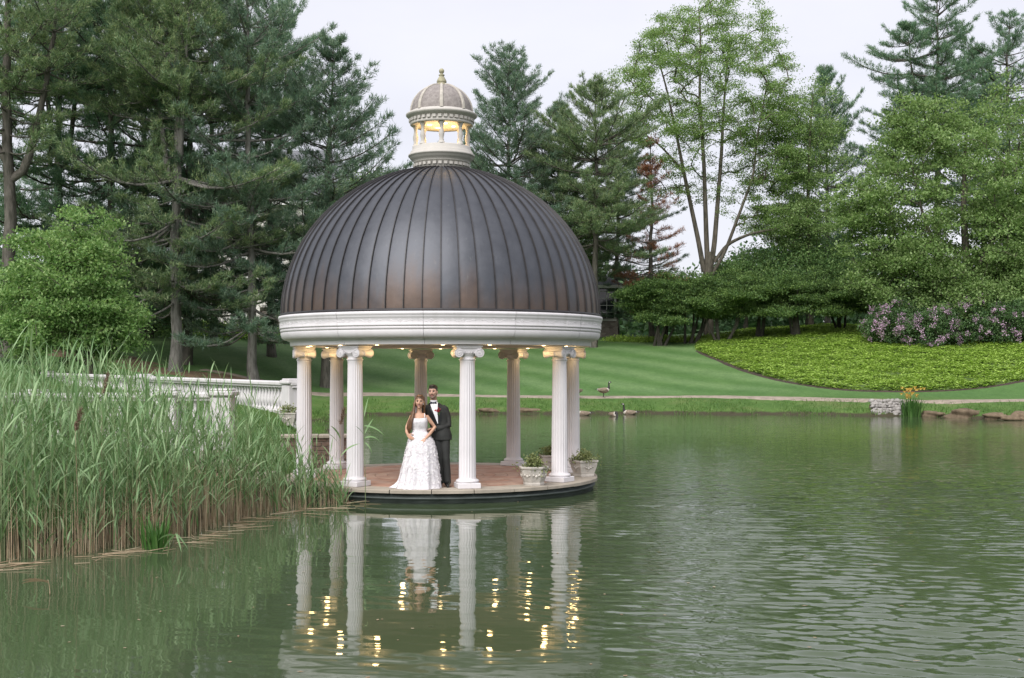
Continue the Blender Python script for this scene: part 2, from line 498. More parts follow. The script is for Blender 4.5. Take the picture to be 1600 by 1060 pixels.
M_BULB = make_emit('lit_bulb', (1.0, 0.70, 0.34), 5.5)
M_SLATE = plain('slate_roof', (0.13, 0.135, 0.15), 0.8, 0, 0.25, 2)
M_STUCCO = plain('pale_stucco', (0.60, 0.57, 0.54), 0.9, 0, 0.1, 0.6)
M_FRAME = plain('window_paint', (0.62, 0.61, 0.60), 0.6, 0, 0.08, 4)
def make_glass():
    t = NT('window_glass')
    return t.done(t.principled((0.02, 0.024, 0.028), 0.06, 0, None, 0.6))
M_GLASS = make_glass()
def make_fieldstone():
    t = NT('fieldstone'); v = t.coord('Object'); oi = t.node('ShaderNodeObjectInfo')
    vo = t.node('ShaderNodeTexVoronoi'); vo.inputs['Scale'].default_value = 3.0
    t.link(t.coord('Object', (1, 1, 2.2)), vo.inputs['Vector'])
    c = t.mix(0.5, vo.outputs['Color'], (0.5, 0.5, 0.5))
    bw = t.node('ShaderNodeRGBToBW'); t.link(c, bw.inputs[0])
    c = t.ramp(bw.outputs[0], [(0.3, (0.10, 0.085, 0.075)), (0.5, (0.17, 0.15, 0.13)), (0.7, (0.25, 0.22, 0.19))])
    return t.done(t.principled(c, 0.9, 0, t.bump(vo.outputs['Distance'], 0.6, 0.04), 0.2))
M_FIELD = make_fieldstone()
def make_rock(name, a, b):
    t = NT(name); v = t.coord('Object'); oi = t.node('ShaderNodeObjectInfo')
    n = t.noise(v, 4, 6, 0.65)
    c = t.ramp(n, [(0.3, a), (0.7, b)])
    c = t.mix(0.5, c, t.ramp(oi.outputs['Random'], [(0, (0.7, 0.68, 0.68)), (1, (1.25, 1.22, 1.2))]), 'MULTIPLY')
    return t.done(t.principled(c, 0.88, 0, t.bump(n, 0.6, 0.03), 0.25))
M_ROCK = make_rock('pale_stone', (0.19, 0.18, 0.17), (0.37, 0.355, 0.34))
M_EARTH = make_rock('eroded_earth', (0.075, 0.055, 0.035), (0.20, 0.155, 0.105))
M_POT = make_rock('cast_stone', (0.34, 0.32, 0.29), (0.55, 0.52, 0.48))

B_PINE = bark('pine_bark', (0.045, 0.038, 0.032), (0.15, 0.13, 0.115))
B_PALE = bark('pale_pine_bark', (0.09, 0.082, 0.075), (0.25, 0.235, 0.22))
B_LEAFY = bark('grey_brown_bark', (0.045, 0.038, 0.030), (0.155, 0.13, 0.105))
B_DARK = bark('dark_bark', (0.020, 0.017, 0.014), (0.055, 0.046, 0.038))
L_PINE = foliage('pine_needles', [(0.0785, 0.1602, 0.1057), (0.157, 0.2744, 0.1788), (0.3237, 0.4268, 0.2683)], 0.38)
L_PINE2 = foliage('pine_needles_olive', [(0.0964, 0.1662, 0.0867), (0.2019, 0.2957, 0.1577), (0.417, 0.4619, 0.2602)], 0.38)
L_PINE3 = foliage('pine_needles_blue', [(0.0836, 0.1575, 0.1157), (0.1674, 0.2601, 0.1891), (0.3253, 0.4037, 0.2944)], 0.38)
L_DEAD = foliage('dead_needles', [(0.2194, 0.1066, 0.0644), (0.373, 0.172, 0.0997), (0.5704, 0.2838, 0.177)], 0.15)
L_SHRUB = foliage('dogwood_leaves', [(0.1053, 0.2084, 0.0615), (0.199, 0.3353, 0.1067), (0.3626, 0.4803, 0.2088)], 0.42)
L_MAPLE = foliage('maple_leaves', [(0.0948, 0.1712, 0.0525), (0.1859, 0.2903, 0.0928), (0.3414, 0.4484, 0.198)], 0.42)
L_LOCUST = foliage('locust_leaves', [(0.1042, 0.1938, 0.0583), (0.1992, 0.3171, 0.0974), (0.3319, 0.4403, 0.1714)], 0.42)
L_BEECH = foliage('beech_leaves', [(0.0628, 0.1368, 0.0473), (0.1255, 0.2254, 0.071), (0.2173, 0.322, 0.1144)], 0.28)
L_YEW = foliage('yew_leaves', [(0.0384, 0.0835, 0.0242), (0.0832, 0.1523, 0.0412), (0.1792, 0.2702, 0.0728)], 0.22)
L_RHODO = foliage('rhododendron_leaves', [(0.0324, 0.0756, 0.027), (0.0648, 0.1296, 0.0432), (0.1188, 0.1944, 0.072)], 0.15, 0.4)
L_FLOWER = foliage('lavender_petals', [(0.305, 0.1847, 0.3149), (0.4458, 0.3043, 0.4304), (0.6101, 0.4565, 0.5669)], 0.3)
L_BED = foliage('pachysandra_leaves', [(0.1535, 0.2574, 0.0447), (0.2879, 0.4358, 0.08), (0.4606, 0.6141, 0.1497)], 0.3, 0.45)
L_REED = foliage('reed_leaves', [(0.1039, 0.2012, 0.0752), (0.1983, 0.3202, 0.1466), (0.3493, 0.4667, 0.263)], 0.3, 0.45)
L_PLUME = foliage('seed_plumes', [(0.14, 0.085, 0.065), (0.22, 0.14, 0.105), (0.30, 0.21, 0.16)], 0.2)
L_STALK = foliage('reed_stalks', [(0.22, 0.1512, 0.092), (0.319, 0.2408, 0.1552), (0.396, 0.336, 0.2357)], 0.1)
_t = L_REED.node_tree; _r = [n for n in _t.nodes if n.type == 'VALTORGB'][0]
for _p, _c in ((0.86, (0.26, 0.30, 0.17)), (0.885, (0.42, 0.34, 0.20))):
    _e = _r.color_ramp.elements.new(_p); _e.color = (*_c, 1)
L_GSTALK = foliage('green_reed_stalks', [(0.10, 0.135, 0.060), (0.145, 0.185, 0.085), (0.21, 0.235, 0.125)], 0.1)
L_GRASS = foliage('bank_grass', [(0.0552, 0.1207, 0.0253), (0.0978, 0.1898, 0.0437), (0.1725, 0.2415, 0.0805)], 0.3)
L_IRIS = foliage('iris_blades', [(0.035, 0.095, 0.020), (0.062, 0.150, 0.033), (0.110, 0.210, 0.060)], 0.3)
L_YELLOW = foliage('iris_petals', [(0.55, 0.33, 0.05), (0.68, 0.44, 0.09), (0.74, 0.55, 0.20)], 0.3)
L_POT = foliage('trailing_leaves', [(0.10, 0.13, 0.045), (0.19, 0.22, 0.085), (0.40, 0.42, 0.22)], 0.25)
L_WOODS = foliage('far_leaves', [(0.039, 0.0845, 0.039), (0.0676, 0.13, 0.0572), (0.1105, 0.182, 0.0806)], 0.25)

# ------------------------------------------------------------------ ground, water, path
def axis_lines(a, b, dense0, dense1, step, grow):
    L = list(np.arange(dense0, dense1 + 1e-6, step))
    s, p = step, dense1
    while p < b: s *= grow; p += s; L.append(min(p, b))
    s, p = step, dense0
    while p > a: s *= grow; p -= s; L.insert(0, max(p, a))
    return np.array(L)
gx_, gy_ = axis_lines(-700, 700, -36, 46, 0.45, 1.25), axis_lines(-200, 900, 2, 108, 0.45, 1.25)
GX, GY = np.meshgrid(gx_, gy_)
GZ = zg(GX, GY)
nx, ny = len(gx_), len(gy_)
idx = np.arange(nx * ny).reshape(ny, nx)
Fq = np.stack([idx[:-1, :-1], idx[:-1, 1:], idx[1:, 1:], idx[1:, :-1]], -1).reshape(-1, 4)
props(mesh_np('ground', np.stack([GX, GY, GZ], -1).reshape(-1, 3), Fq, M_LAWN, smooth=True), kind='structure')

# pond: one sheet with modelled wind waves, finer toward the photographer
rw = np.random.default_rng(77)
wy = [-6.0, -2, 2, 5, 7, 8.0]
while wy[-1] < 60: wy.append(wy[-1] + max(0.026, 0.00017 * wy[-1] ** 2))
wy = np.array(wy + [64, 70, 76]); wx = np.concatenate([np.linspace(-46, -9, 16), np.arange(-8.9, -1.0, 0.075), np.arange(-1.0, 7, 0.05), np.arange(7, 16, 0.09), np.linspace(16.3, 56, 60)])
WX, WY = np.meshgrid(wx, wy)
edge = WX - 0.030 * WY + 0.8 * np.sin(WY * 0.35 + 1) + 0.5 * np.sin(WX * 0.9 + WY * 0.6)
wind = 0.028 + 0.972 * sstep(-0.9, 3.6, edge)
wind *= 0.74 + 0.26 * sstep(-0.5, 0.6, np.sin(WX * 0.55 - WY * 0.33 + 0.6) + 0.7 * np.sin(WX * 0.21 + WY * 0.42 + 2.0) + 0.4)
wind *= 1 - 0.80 * sstep(26, 46, WY)
wind *= 1 - 0.55 * np.exp(-(((WX - 5.1) / 1.2) ** 2)) * sstep(10, 14, WY)
dyl = np.gradient(wy)[:, None]
WZ = np.zeros_like(WX)
for lam, wgt, n in ((0.60, 0.18, 6), (0.30, 0.85, 14), (0.22, 1.15, 18), (0.15, 1.0, 16)):
    for i in range(n):
        l = lam * rw.uniform(0.8, 1.25); k = 2 * np.pi / l
        th = math.pi / 2 - 0.46 + rw.normal() * 0.42
        fil = np.exp(-(dyl * k / 1.9) ** 2)
        WZ += fil * (wgt * 0.050 / k) * np.sin(k * (math.cos(th) * WX + math.sin(th) * WY) + rw.uniform(0, 6.28))
WZ = WZ * wind + 0.10 * WZ * WZ * np.sign(WZ) * wind
# lazy swell and long rings in the calm lee
WZ += 0.0008 * np.sin(WX * 2.1 + WY * 4.6 + 1.2 * np.sin(WX * 0.8)) * (1 - sstep(24, 34, WY)) + 0.0010 * np.sin(np.hypot(WX + 1.4, WY - 17.0) * 7.5) * np.exp(-((WX + 1.4) ** 2 + (WY - 14) ** 2) / 30)
wi = np.arange(WX.size).reshape(WX.shape)
props(mesh_np('pond_water', np.stack([WX, WY, WZ], -1).reshape(-1, 3), np.stack([wi[:-1, :-1], wi[:-1, 1:], wi[1:, 1:], wi[1:, :-1]], -1).reshape(-1, 4), M_WATER, smooth=True), kind='structure')

def ribbon(name, pts, w, off, mat, kind='structure', n_across=5, seg=0.4, wob=0.0):
    P = [np.array(p[:2], float) for p in pts]
    C = [P[0]]
    for a, b in zip(P[:-1], P[1:]):
        k = max(1, int(np.linalg.norm(b - a) / seg))
        C += [a + (b - a) * (i + 1) / k for i in range(k)]
    C = np.array(C)
    for _ in range(6): C[1:-1] = (C[:-2] + 2 * C[1:-1] + C[2:]) / 4
    T = np.gradient(C, axis=0); T /= np.linalg.norm(T, axis=1)[:, None]
    N = np.stack([-T[:, 1], T[:, 0]], 1)
    rr = np.random.default_rng(3)
    ww = w / 2 * (1 + wob * np.convolve(rr.normal(size=len(C) + 6), np.ones(7) / 7, 'valid')[:, None])
    u = np.linspace(-1, 1, n_across)
    X = C[:, None, :] + N[:, None, :] * (u[None, :, None] * ww[:, None, :])
    Z = zg(X[..., 0], X[..., 1]) + off * np.where(np.abs(u) > 0.99, -0.5, 1.0)[None, :]
    V = np.concatenate([X, Z[..., None]], -1).reshape(-1, 3)
    i = np.arange(len(V)).reshape(len(C), n_across)
    F = np.stack([i[:-1, :-1], i[1:, :-1], i[1:, 1:], i[:-1, 1:]], -1).reshape(-1, 4)
    return props(mesh_np(name, V, F, mat, smooth=True), kind=kind)
path_pts = [on_ground(px, py) for px, py in ((480, 615.5), (560, 616), (700, 618), (830, 620.5), (950, 621), (1100, 620), (1230, 622.5), (1330, 626), (1420, 627.5), (1500, 627.5), (1600, 626.5))]
path_pts = [(-16, path_pts[0].y + 1.5)] + path_pts + [(36, 55.0), (46, 44)]
ribbon('path', path_pts, 1.5, 0.035, M_PATH, wob=0.5)

# groundcover bed on the slope: outline read off the photograph, laid on the terrain
def smooth_poly(P, it=3):
    P = np.array(P, float)
    for _ in range(it):
        Q = np.empty((len(P) * 2, 2))
        N = np.roll(P, -1, 0)
        Q[0::2] = P * 0.75 + N * 0.25; Q[1::2] = P * 0.25 + N * 0.75
        P = Q
    return P
def in_poly(P, x, y):
    ins = np.zeros(x.shape, bool)
    for a, b in zip(P, np.roll(P, -1, 0)):
        c = (a[1] > y) != (b[1] > y)
        with np.errstate(divide='ignore', invalid='ignore'):
            ins ^= c & (x < (b[0] - a[0]) * (y - a[1]) / (b[1] - a[1]) + a[0])
    return ins
bed_px = [(1085, 546), (1092, 551), (1120, 562), (1150, 575), (1200, 591), (1260, 604), (1330, 611.5), (1430, 613), (1520, 609), (1575, 601), (1610, 593)]
bed_xy = [tuple(on_ground(*p)[:2]) for p in bed_px] + [(38, 66), (46, 74), (46, 96), (33, 97), (26, 98), (20, 99), (16.5, 96.5), (14, 93)]
BED = smooth_poly(bed_xy)
rb = np.random.default_rng(11)
bx = np.arange(BED[:, 0].min(), BED[:, 0].max() + 0.5, 0.4); by = np.arange(BED[:, 1].min(), BED[:, 1].max() + 0.5, 0.4)
BX, BY = np.meshgrid(bx, by)
def poly_dist(P, x, y):
    best = np.full(x.shape, 1e9)
    for a, b in zip(P, np.roll(P, -1, 0)):
        dx, dy = b - a
        t = np.clip(((x - a[0]) * dx + (y - a[1]) * dy) / (dx * dx + dy * dy + 1e-12), 0, 1)
        best = np.minimum(best, (x - a[0] - t * dx) ** 2 + (y - a[1] - t * dy) ** 2)
    return np.sqrt(best)
binside = in_poly(BED, BX, BY); bd = np.where(binside, poly_dist(BED, BX, BY), -poly_dist(BED, BX, BY))
BZ = zg(BX, BY) + np.clip(bd * 0.5, -0.3, 0.13)
bi = np.arange(BX.size).reshape(BX.shape)
q = np.stack([bi[:-1, :-1], bi[:-1, 1:], bi[1:, 1:], bi[1:, :-1]], -1).reshape(-1, 4)
keep = (bd.ravel()[q] > -0.45).any(1)
props(mesh_np('bed_soil', np.stack([BX, BY, BZ], -1).reshape(-1, 3), q[keep], M_BEDSOIL, smooth=True), kind='structure')
# dark mulch edge along the bed's lower rim
ribbon('mulch_edge', [tuple(p) for p in BED[2:int(len(BED) * 0.60)]] , 0.5, 0.05, M_MULCH, wob=0.6)

# ------------------------------------------------------------------ leaf maker (vectorised)
def leaf_quads(C, D, N, L, W, fold=0.0):
    """diamond leaves: base C, direction D, normal-ish N, length L, width W"""
    D = D / (np.linalg.norm(D, axis=1)[:, None] + 1e-9)
    Sd = np.cross(D, N); Sd /= (np.linalg.norm(Sd, axis=1)[:, None] + 1e-9)
    L = np.asarray(L).reshape(-1, 1); W = np.asarray(W).reshape(-1, 1)
    mid = C + D * L * 0.45
    V = np.stack([C, mid + Sd * W / 2, C + D * L, mid - Sd * W / 2], 1).reshape(-1, 3)
    F = np.arange(len(C) * 4).reshape(-1, 4)
    return V, F
def needle_tris(C, D, L, W, rng):
    D = D / (np.linalg.norm(D, axis=1)[:, None] + 1e-9)
    R = rng.normal(size=D.shape) * 0.45 + np.array([0, 0, 1.0]); Sd = np.cross(D, R); Sd /= (np.linalg.norm(Sd, axis=1)[:, None] + 1e-9)
    L = np.asarray(L).reshape(-1, 1); W = np.asarray(W).reshape(-1, 1)
    V = np.stack([C - Sd * W / 2, C + Sd * W / 2, C + D * L], 1).reshape(-1, 3)
    return V, np.arange(len(C) * 3).reshape(-1, 3)
def tubes_np(P0, P1, R0, R1, n=5):
    """many tapered tube segments at once"""
    T = P1 - P0; T /= (np.linalg.norm(T, axis=1)[:, None] + 1e-9)
    ref = np.where(np.abs(T[:, 2:3]) > 0.8, np.array([[1.0, 0, 0]]), np.array([[0, 0, 1.0]]))
    A = np.cross(T, ref); A /= (np.linalg.norm(A, axis=1)[:, None] + 1e-9)
    B = np.cross(T, A)
    an = 2 * np.pi * np.arange(n) / n
    ring = A[:, None, :] * np.cos(an)[None, :, None] + B[:, None, :] * np.sin(an)[None, :, None]
    V0 = P0[:, None, :] + ring * R0[:, None, None]
    V1 = P1[:, None, :] + T[:, None, :] * (R1 * 0.3)[:, None, None] + ring * R1[:, None, None]
    V = np.concatenate([V0, V1], 1).reshape(-1, 3)
    base = (np.arange(len(P0)) * 2 * n)[:, None]
    i = np.arange(n); j = (i + 1) % n
    F = np.stack([base + i, base + n + i, base + n + j, base + j], -1).reshape(-1, 4)
    return V, F

# leaves of the groundcover bed
nb = 52000
lx = rb.uniform(BED[:, 0].min(), min(BED[:, 0].max(), 44), nb * 2); ly = rb.uniform(BED[:, 1].min(), BED[:, 1].max(), nb * 2)
ok = in_poly(BED, lx, ly)
ok &= rb.uniform(size=nb * 2) < np.clip(1.25 - (ly - 62) / 60, 0.35, 1)
lx, ly = lx[ok], ly[ok]
dd = poly_dist(BED, lx, ly)
lz = zg(lx, ly) + np.clip(dd * 0.6, 0.02, 0.16) + rb.uniform(-0.03, 0.09, len(lx)) + 0.07 * np.sin(lx * 2.1 + np.sin(ly)) * np.sin(ly * 1.7) + 0.06 * np.sin(lx * 0.9 + 1) * np.sin(ly * 0.7)
C = np.stack([lx, ly, lz], 1); k = 4
C = np.repeat(C, k, 0); az = rb.uniform(0, 2 * np.pi, len(C))
D = np.stack([np.cos(az), np.sin(az), rb.uniform(-0.10, 0.50, len(C))], 1)
Nn = np.stack([0 * az, 0 * az, 0 * az + 1], 1) + rb.normal(size=C.shape) * 0.2
V, F = leaf_quads(C, D, Nn, rb.uniform(0.11, 0.20, len(C)), rb.uniform(0.07, 0.11, len(C)))
props(mesh_np('groundcover', V, F, L_BED), 'bright yellow-green groundcover filling the bed on the slope', 'groundcover', kind='stuff')

# ------------------------------------------------------------------ round platform
PX, PY, PTOP = -1.358, 23.8, 0.24
rp = random.Random(5)
plat = thing('round_platform', 'round low platform paved in terracotta under the domed pavilion, standing in the pond', 'platform', (PX, PY, 0))
sk = MB().lathe([(2.92, -1.2), (2.92, 0.075), (2.955, 0.08), (2.955, 0.105), (2.90, 0.11), (2.90, 0.178), (2.4, 0.178)], 96)
sk.build('side_wall', M_SKIRT, plat)
MB().lathe([(0.0, 0.222), (2.52, 0.222), (2.52, 0.15)], 96).build('mortar_bed', M_MORTAR, plat)
def sector(r0, r1, a0, a1, z0, z1, n=3, b=0.006):
    mb = MB(); V = []; F = []
    for r, z in ((r0, z0), (r0 + 0, z1 - b), (r0 + b, z1), (r1 - b, z1), (r1, z1 - b), (r1, z0)):
        for i in range(n + 1):
            a = a0 + (a1 - a0) * i / n
            V.append((r * math.sin(a), -r * math.cos(a), z))
    m = n + 1
    for k in range(5):
        for i in range(n): F.append((k * m + i, (k + 1) * m + i, (k + 1) * m + i + 1, k * m + i + 1))
    F.append(tuple(k * m for k in range(5, -1, -1))); F.append(tuple(k * m + n for k in range(6)))
    return mb.add(V, [tuple(reversed(f)) for f in F])
for i in range(26):
    a0, a1 = 2 * math.pi * i / 26 + 0.0025, 2 * math.pi * (i + 1) / 26 - 0.0025
    sector(2.50, 3.0 + rp.uniform(-0.008, 0.012), a0, a1, 0.178 + rp.uniform(-0.004, 0.004), PTOP + rp.uniform(-0.003, 0.003), 4, 0.012).build('coping_stone', M_FLAG, plat)
rr_ = 0.34
MB().lathe([(0.0, 0.236), (0.325, 0.236), (0.33, 0.22)], 16).build('centre_tile', M_BRICK, plat)
while rr_ < 2.48:
    r1 = min(rr_ + 0.235, 2.49); n = max(6, int(round(2 * math.pi * (rr_ + r1) / 2 / 0.34))); off = rp.random()
    for i in range(n):
        a0 = 2 * math.pi * (i + off) / n; a1 = 2 * math.pi * (i + 1 + off) / n; g = 0.006 / r1
        sector(rr_ + 0.006, r1 - 0.006, a0 + g, a1 - g, 0.2, 0.236 + rp.uniform(-0.002, 0.003), 2, 0.004).build('tile', M_BRICK, plat)
    rr_ = r1

# ------------------------------------------------------------------ domed pavilion
gaz = thing('gazebo', 'open white pavilion on fluted columns under a dark ribbed copper dome and lantern', 'gazebo', (PX, PY, PTOP))
PHI = math.radians(13.0); RC = 2.62
# column, built once: fluted shaft, base, ionic capital
def shaft_mb():
    mb = MB(); NF, per = 20, 6; n = NF * per
    zs = [0.150, 0.165, 0.19, 0.9, 1.6, 2.10, 2.165, 2.185, 2.20]
    V, F = [], []
    for k, z in enumerate(zs):
        t = (z - 0.15) / 2.05
        r = 0.150 - 0.022 * t ** 1.4
        dep = 0.0135 if 0.18 < z < 2.15 else 0.0
        if k == 0: r = 0.157
        if k >= 7: r += 0.006
        for i in range(n):
            u = (i % per) / per
            fl = max(0.0, math.sin(math.pi * min(1, max(0, (u - 0.14) / 0.86)))) ** 0.8
            rr = r - dep * fl
            a = 2 * math.pi * i / n
            V.append((rr * math.cos(a), rr * math.sin(a), z))
    for k in range(len(zs) - 1):
        for i in range(n):
            j = (i + 1) % n
            F.append((k * n + i, k * n + j, (k + 1) * n + j, (k + 1) * n + i))
    return mb.add(V, F, 0, True)
def base_mb():
    mb = MB().bbox((0, 0, 0.045), (0.40, 0.40, 0.09), 0.008)
    prof = [(0.192, 0.09)] + [(0.176 + 0.026 * math.sin(a), 0.118 - 0.028 * math.cos(a)) for a in np.linspace(0.5, math.pi - 0.4, 9)] + [(0.168, 0.147), (0.168, 0.155), (0.155, 0.158)]
    return mb.lathe(prof, 40)
def capital_mb():
    mb = MB()
    mb.lathe([(0.130, 2.195)] + [(0.134 + 0.014 * math.sin(a), 2.209 - 0.012 * math.cos(a)) for a in np.linspace(0, math.pi, 7)] + [(0.128, 2.225), (0.128, 2.262), (0.142, 2.28), (0.160, 2.30), (0.168, 2.325), (0.165, 2.345)], 36)
    mb.box((0, 0, 2.368), (0.40, 0.33, 0.055))                     # canalis
    mb.bbox((0, 0, 2.408), (0.43, 0.37, 0.026), 0.006)               # abacus
    mb.bbox((0, 0, 2.436), (0.47, 0.40, 0.028), 0.006)
    for s in (-1, 1):                                                # two scroll bolsters, volutes front and back
        cx, cz = s * 0.176, 2.318
        prof = [(0.0, -0.196), (0.076, -0.196), (0.079, -0.188), (0.079, -0.165), (0.070, -0.155), (0.055, -0.08), (0.050, -0.012), (0.058, -0.010), (0.058, 0.010),
                (0.050, 0.012), (0.055, 0.08), (0.070, 0.155), (0.079, 0.165), (0.079, 0.188), (0.076, 0.196), (0.0, 0.196)]
        mb.lathe(prof, 28, (cx, 0, cz), axis='y')
        for f in (-1, 1):
            pts, rad = [], []
            for i in range(44):
                t = i / 43; a = math.pi / 2 + s * -1 * t * 4.4 * math.pi; r = 0.072 * (1 - t) ** 0.85 + 0.010
                pts.append((cx + r * math.cos(a), f * 0.198, cz + r * math.sin(a))); rad.append(0.0075 - 0.003 * t)
            mb.tube(pts, rad, 5)
            mb.ball((cx, f * 0.198, cz), (0.014, 0.010, 0.014), 8, 6)
    for i in range(5):                                               # egg and dart
        for f in (-1, 1):
            mb.ball(((i - 2) * 0.045, f * 0.162, 2.325), (0.015, 0.016, 0.020), 8, 6)
    return mb
shaft_me, base_me, cap_me = shaft_mb().mesh('shaft', M_WHITE), base_mb().mesh('base', M_WHITE), capital_mb().mesh('capital', M_WHITE)
for k in range(8):
    th = PHI + k * math.pi / 4
    c = link(bpy.data.objects.new('column', shaft_me), gaz)
    c.location = (RC * math.sin(th), -RC * math.cos(th), 0); c.rotation_euler = (0, 0, th)
    link(bpy.data.objects.new('base', base_me), c); link(bpy.data.objects.new('capital', cap_me), c)

# entablature: twelve cast segments with fine joints
ovolo = [(2.955 + 0.10 * math.sin(a), 2.70 - 0.125 * math.cos(a)) for a in np.linspace(0.05, math.pi / 2, 8)]
ENT = [(2.42, 2.464), (2.86, 2.464), (2.875, 2.466), (2.88, 2.475), (2.882, 2.55), (2.90, 2.556), (2.925, 2.560), (2.932, 2.566), (2.932, 2.574)] + ovolo + \
      [(3.055, 2.712), (3.040, 2.716), (3.040, 2.722), (3.062, 2.726), (3.066, 2.760), (3.062, 2.768), (3.046, 2.772), (3.046, 2.780), (3.074, 2.786), (3.078, 2.80), (3.072, 2.815), (3.072, 2.915),
       (3.080, 2.922), (3.088, 2.94), (3.086, 2.965), (3.096, 2.972), (3.100, 3.00), (3.092, 3.022), (3.02, 3.035), (2.95, 3.04)]
NE = 12
for k in range(NE):
    a0 = 2 * math.pi * k / NE - math.pi / 2 - math.radians(2.5); a1 = a0 + 2 * math.pi / NE
    g = 0.0009
    MB().lathe(ENT, 14, a0=a0 + g, a1=a1 - g).build('entablature_segment', M_WHITE, gaz)
fo = MB()                                                            # low relief along the frieze
NO = 72
for k in range(NO):
    a = 2 * math.pi * k / NO; r = 3.071
    def fp(da, dz, dr=0.0): return ((r + dr) * math.cos(a + da), (r + dr) * math.sin(a + da), 2.865 + dz)
    if k % 2 == 0:
        for q in range(6):
            an = q * math.pi / 3
            fo.ball(fp(0.007 * math.cos(an), 0.022 * math.sin(an)), (0.009, 0.009, 0.009), 6, 4)
    pts = [fp(0.018 + 0.055 * t, 0.020 * math.sin(t * 2 * math.pi) * (1 if k % 2 else -1), 0.0) for t in np.linspace(0, 1, 9)]
    fo.tube(pts, 0.0050, 4)
props(fo.build('frieze_ornament', M_WHITE, gaz), kind='stuff')
# ceiling ring and inner dome
MB().lathe([(2.42, 2.464), (2.36, 2.47), (2.34, 2.50), (2.34, 2.95), (2.30, 2.97)], 72).build('ceiling_ring', M_WHITE, gaz)
MB().lathe([(2.30 * math.cos(t), 2.97 + 2.2 * math.sin(t)) for t in np.linspace(0, math.pi / 2 - 0.001, 14)], 72).build('ceiling_dome', M_CREAM, gaz)

# dome: standing-seam copper pans
ND, DA, DB, DZ, RTOP = 60, 3.035, 2.86, 3.035, 0.50
tmax = math.acos(RTOP / DA)
tt = np.linspace(0, tmax, 22)
for k in range(ND):
    a0 = 2 * math.pi * (k + 0.5) / ND; a1 = a0 + 2 * math.pi / ND
    pk = random.Random(100 + k); V, F = [], []
    wv = [pk.uniform(-1, 1) for _ in tt]
    for j, t in enumerate(tt):
        for i in range(5):
            u = i / 4
            dr = 0.007 * math.sin(math.pi * u) + 0.0035 * wv[j] * math.sin(math.pi * u)
            r, z = (DA + dr) * math.cos(t), DZ + (DB + dr) * math.sin(t)
            a = a0 + (a1 - a0) * u
            V.append((r * math.sin(a), -r * math.cos(a), z))
    for j in range(len(tt) - 1):
        for i in range(4): F.append((j * 5 + i, j * 5 + i + 1, (j + 1) * 5 + i + 1, (j + 1) * 5 + i))
    MB().add(V, F, 0, True).build('dome_panel', M_COPPER, gaz)
sm = MB(); V, F = [], []
for j, t in enumerate(tt):
    for u, h in ((-0.010, -0.004), (-0.007, 0.030), (0.007, 0.030), (0.010, -0.004)):
        r, z = (DA + h) * math.cos(t), DZ + (DB + h) * math.sin(t)
        V.append((u, -r, z))
for j in range(len(tt) - 1):
    for i in range(3): F.append((j * 4 + i, j * 4 + i + 1, (j + 1) * 4 + i + 1, (j + 1) * 4 + i))
F.append((0, 1, 2, 3))
seam_me = sm.add(V, F).mesh('standing_seam', M_SEAM)
for k in range(ND):
    o = link(bpy.data.objects.new('standing_seam', seam_me), gaz); o.rotation_euler = (0, 0, 2 * math.pi * (k + 0.5) / ND)
MB().lathe([(3.06, 3.025), (3.075, 3.035), (3.075, 3.06), (3.05, 3.075)], 96).build('drip_flashing', M_SEAM, gaz)

# lantern on top
CW = M_CUPOLA_W
MB().lathe([(0.515, 5.76), (0.515, 5.835), (0.49, 5.84)], 48).build('lantern_collar', M_SEAM, gaz)
cup = MB().lathe([(0.49, 5.84), (0.505, 5.845), (0.505, 5.875), (0.515, 5.88), (0.515, 5.99), (0.535, 5.995), (0.54, 6.01), (0.545, 6.03), (0.575, 6.05), (0.61, 6.085), (0.63, 6.12), (0.642, 6.125), (0.642, 6.155),
                  (0.615, 6.165), (0.605, 6.20), (0.590, 6.225), (0.565, 6.23), (0.565, 6.29), (0.55, 6.31), (0.0, 6.312)], 64).build('lantern_base', CW, gaz)
dent_me = MB().box((0, 0, 0), (0.04, 0.062, 0.053)).mesh('dentil', CW)
for zc, rd, nd, h in ((5.945, 0.528, 32, 0.055),):
    for k in range(nd):
        a = 2 * math.pi * k / nd; o = link(bpy.data.objects.new('dentil', dent_me), cup); o.location = (rd * math.cos(a), rd * math.sin(a), zc); o.rotation_euler = (0, 0, a)
lc = [(0.062, 6.312), (0.062, 6.335), (0.050, 6.34), (0.046, 6.36), (0.036, 6.40), (0.050, 6.46), (0.052, 6.50), (0.040, 6.56), (0.032, 6.60), (0.036, 6.66), (0.048, 6.675), (0.048, 6.69), (0.060, 6.70), (0.060, 6.73)]
lc_me = MB().lathe(lc, 14).mesh('lantern_column', CW)
for k in range(8):
    a = math.radians(3) + k * math.pi / 4
    o = link(bpy.data.objects.new('lantern_column', lc_me), gaz); o.location = (0.50 * math.sin(a), -0.50 * math.cos(a), 0)
ltop = MB().lathe([(0.0, 6.735), (0.44, 6.735), (0.45, 6.725), (0.59, 6.725), (0.605, 6.735), (0.605, 6.77), (0.595, 6.775), (0.595, 6.845), (0.62, 6.855), (0.635, 6.87), (0.66, 6.885), (0.685, 6.905), (0.690, 6.93), (0.675, 6.945), (0.63, 6.965), (0.595, 6.975), (0.59, 6.99)], 64).build('lantern_cornice', CW, gaz)
for k in range(36):
    a = 2 * math.pi * k / 36; o = link(bpy.data.objects.new('dentil', dent_me), ltop); o.location = (0.612 * math.cos(a), 0.612 * math.sin(a), 6.815); o.rotation_euler = (0, 0, a)
dpr = [(0.585 * math.cos(t), 6.985 + 0.535 * math.sin(t)) for t in np.linspace(0, math.radians(82), 14)]
ldome = MB().lathe(dpr, 48).build('lantern_dome', M_CSTONE, gaz)
rv = MB(); V, F = [], []
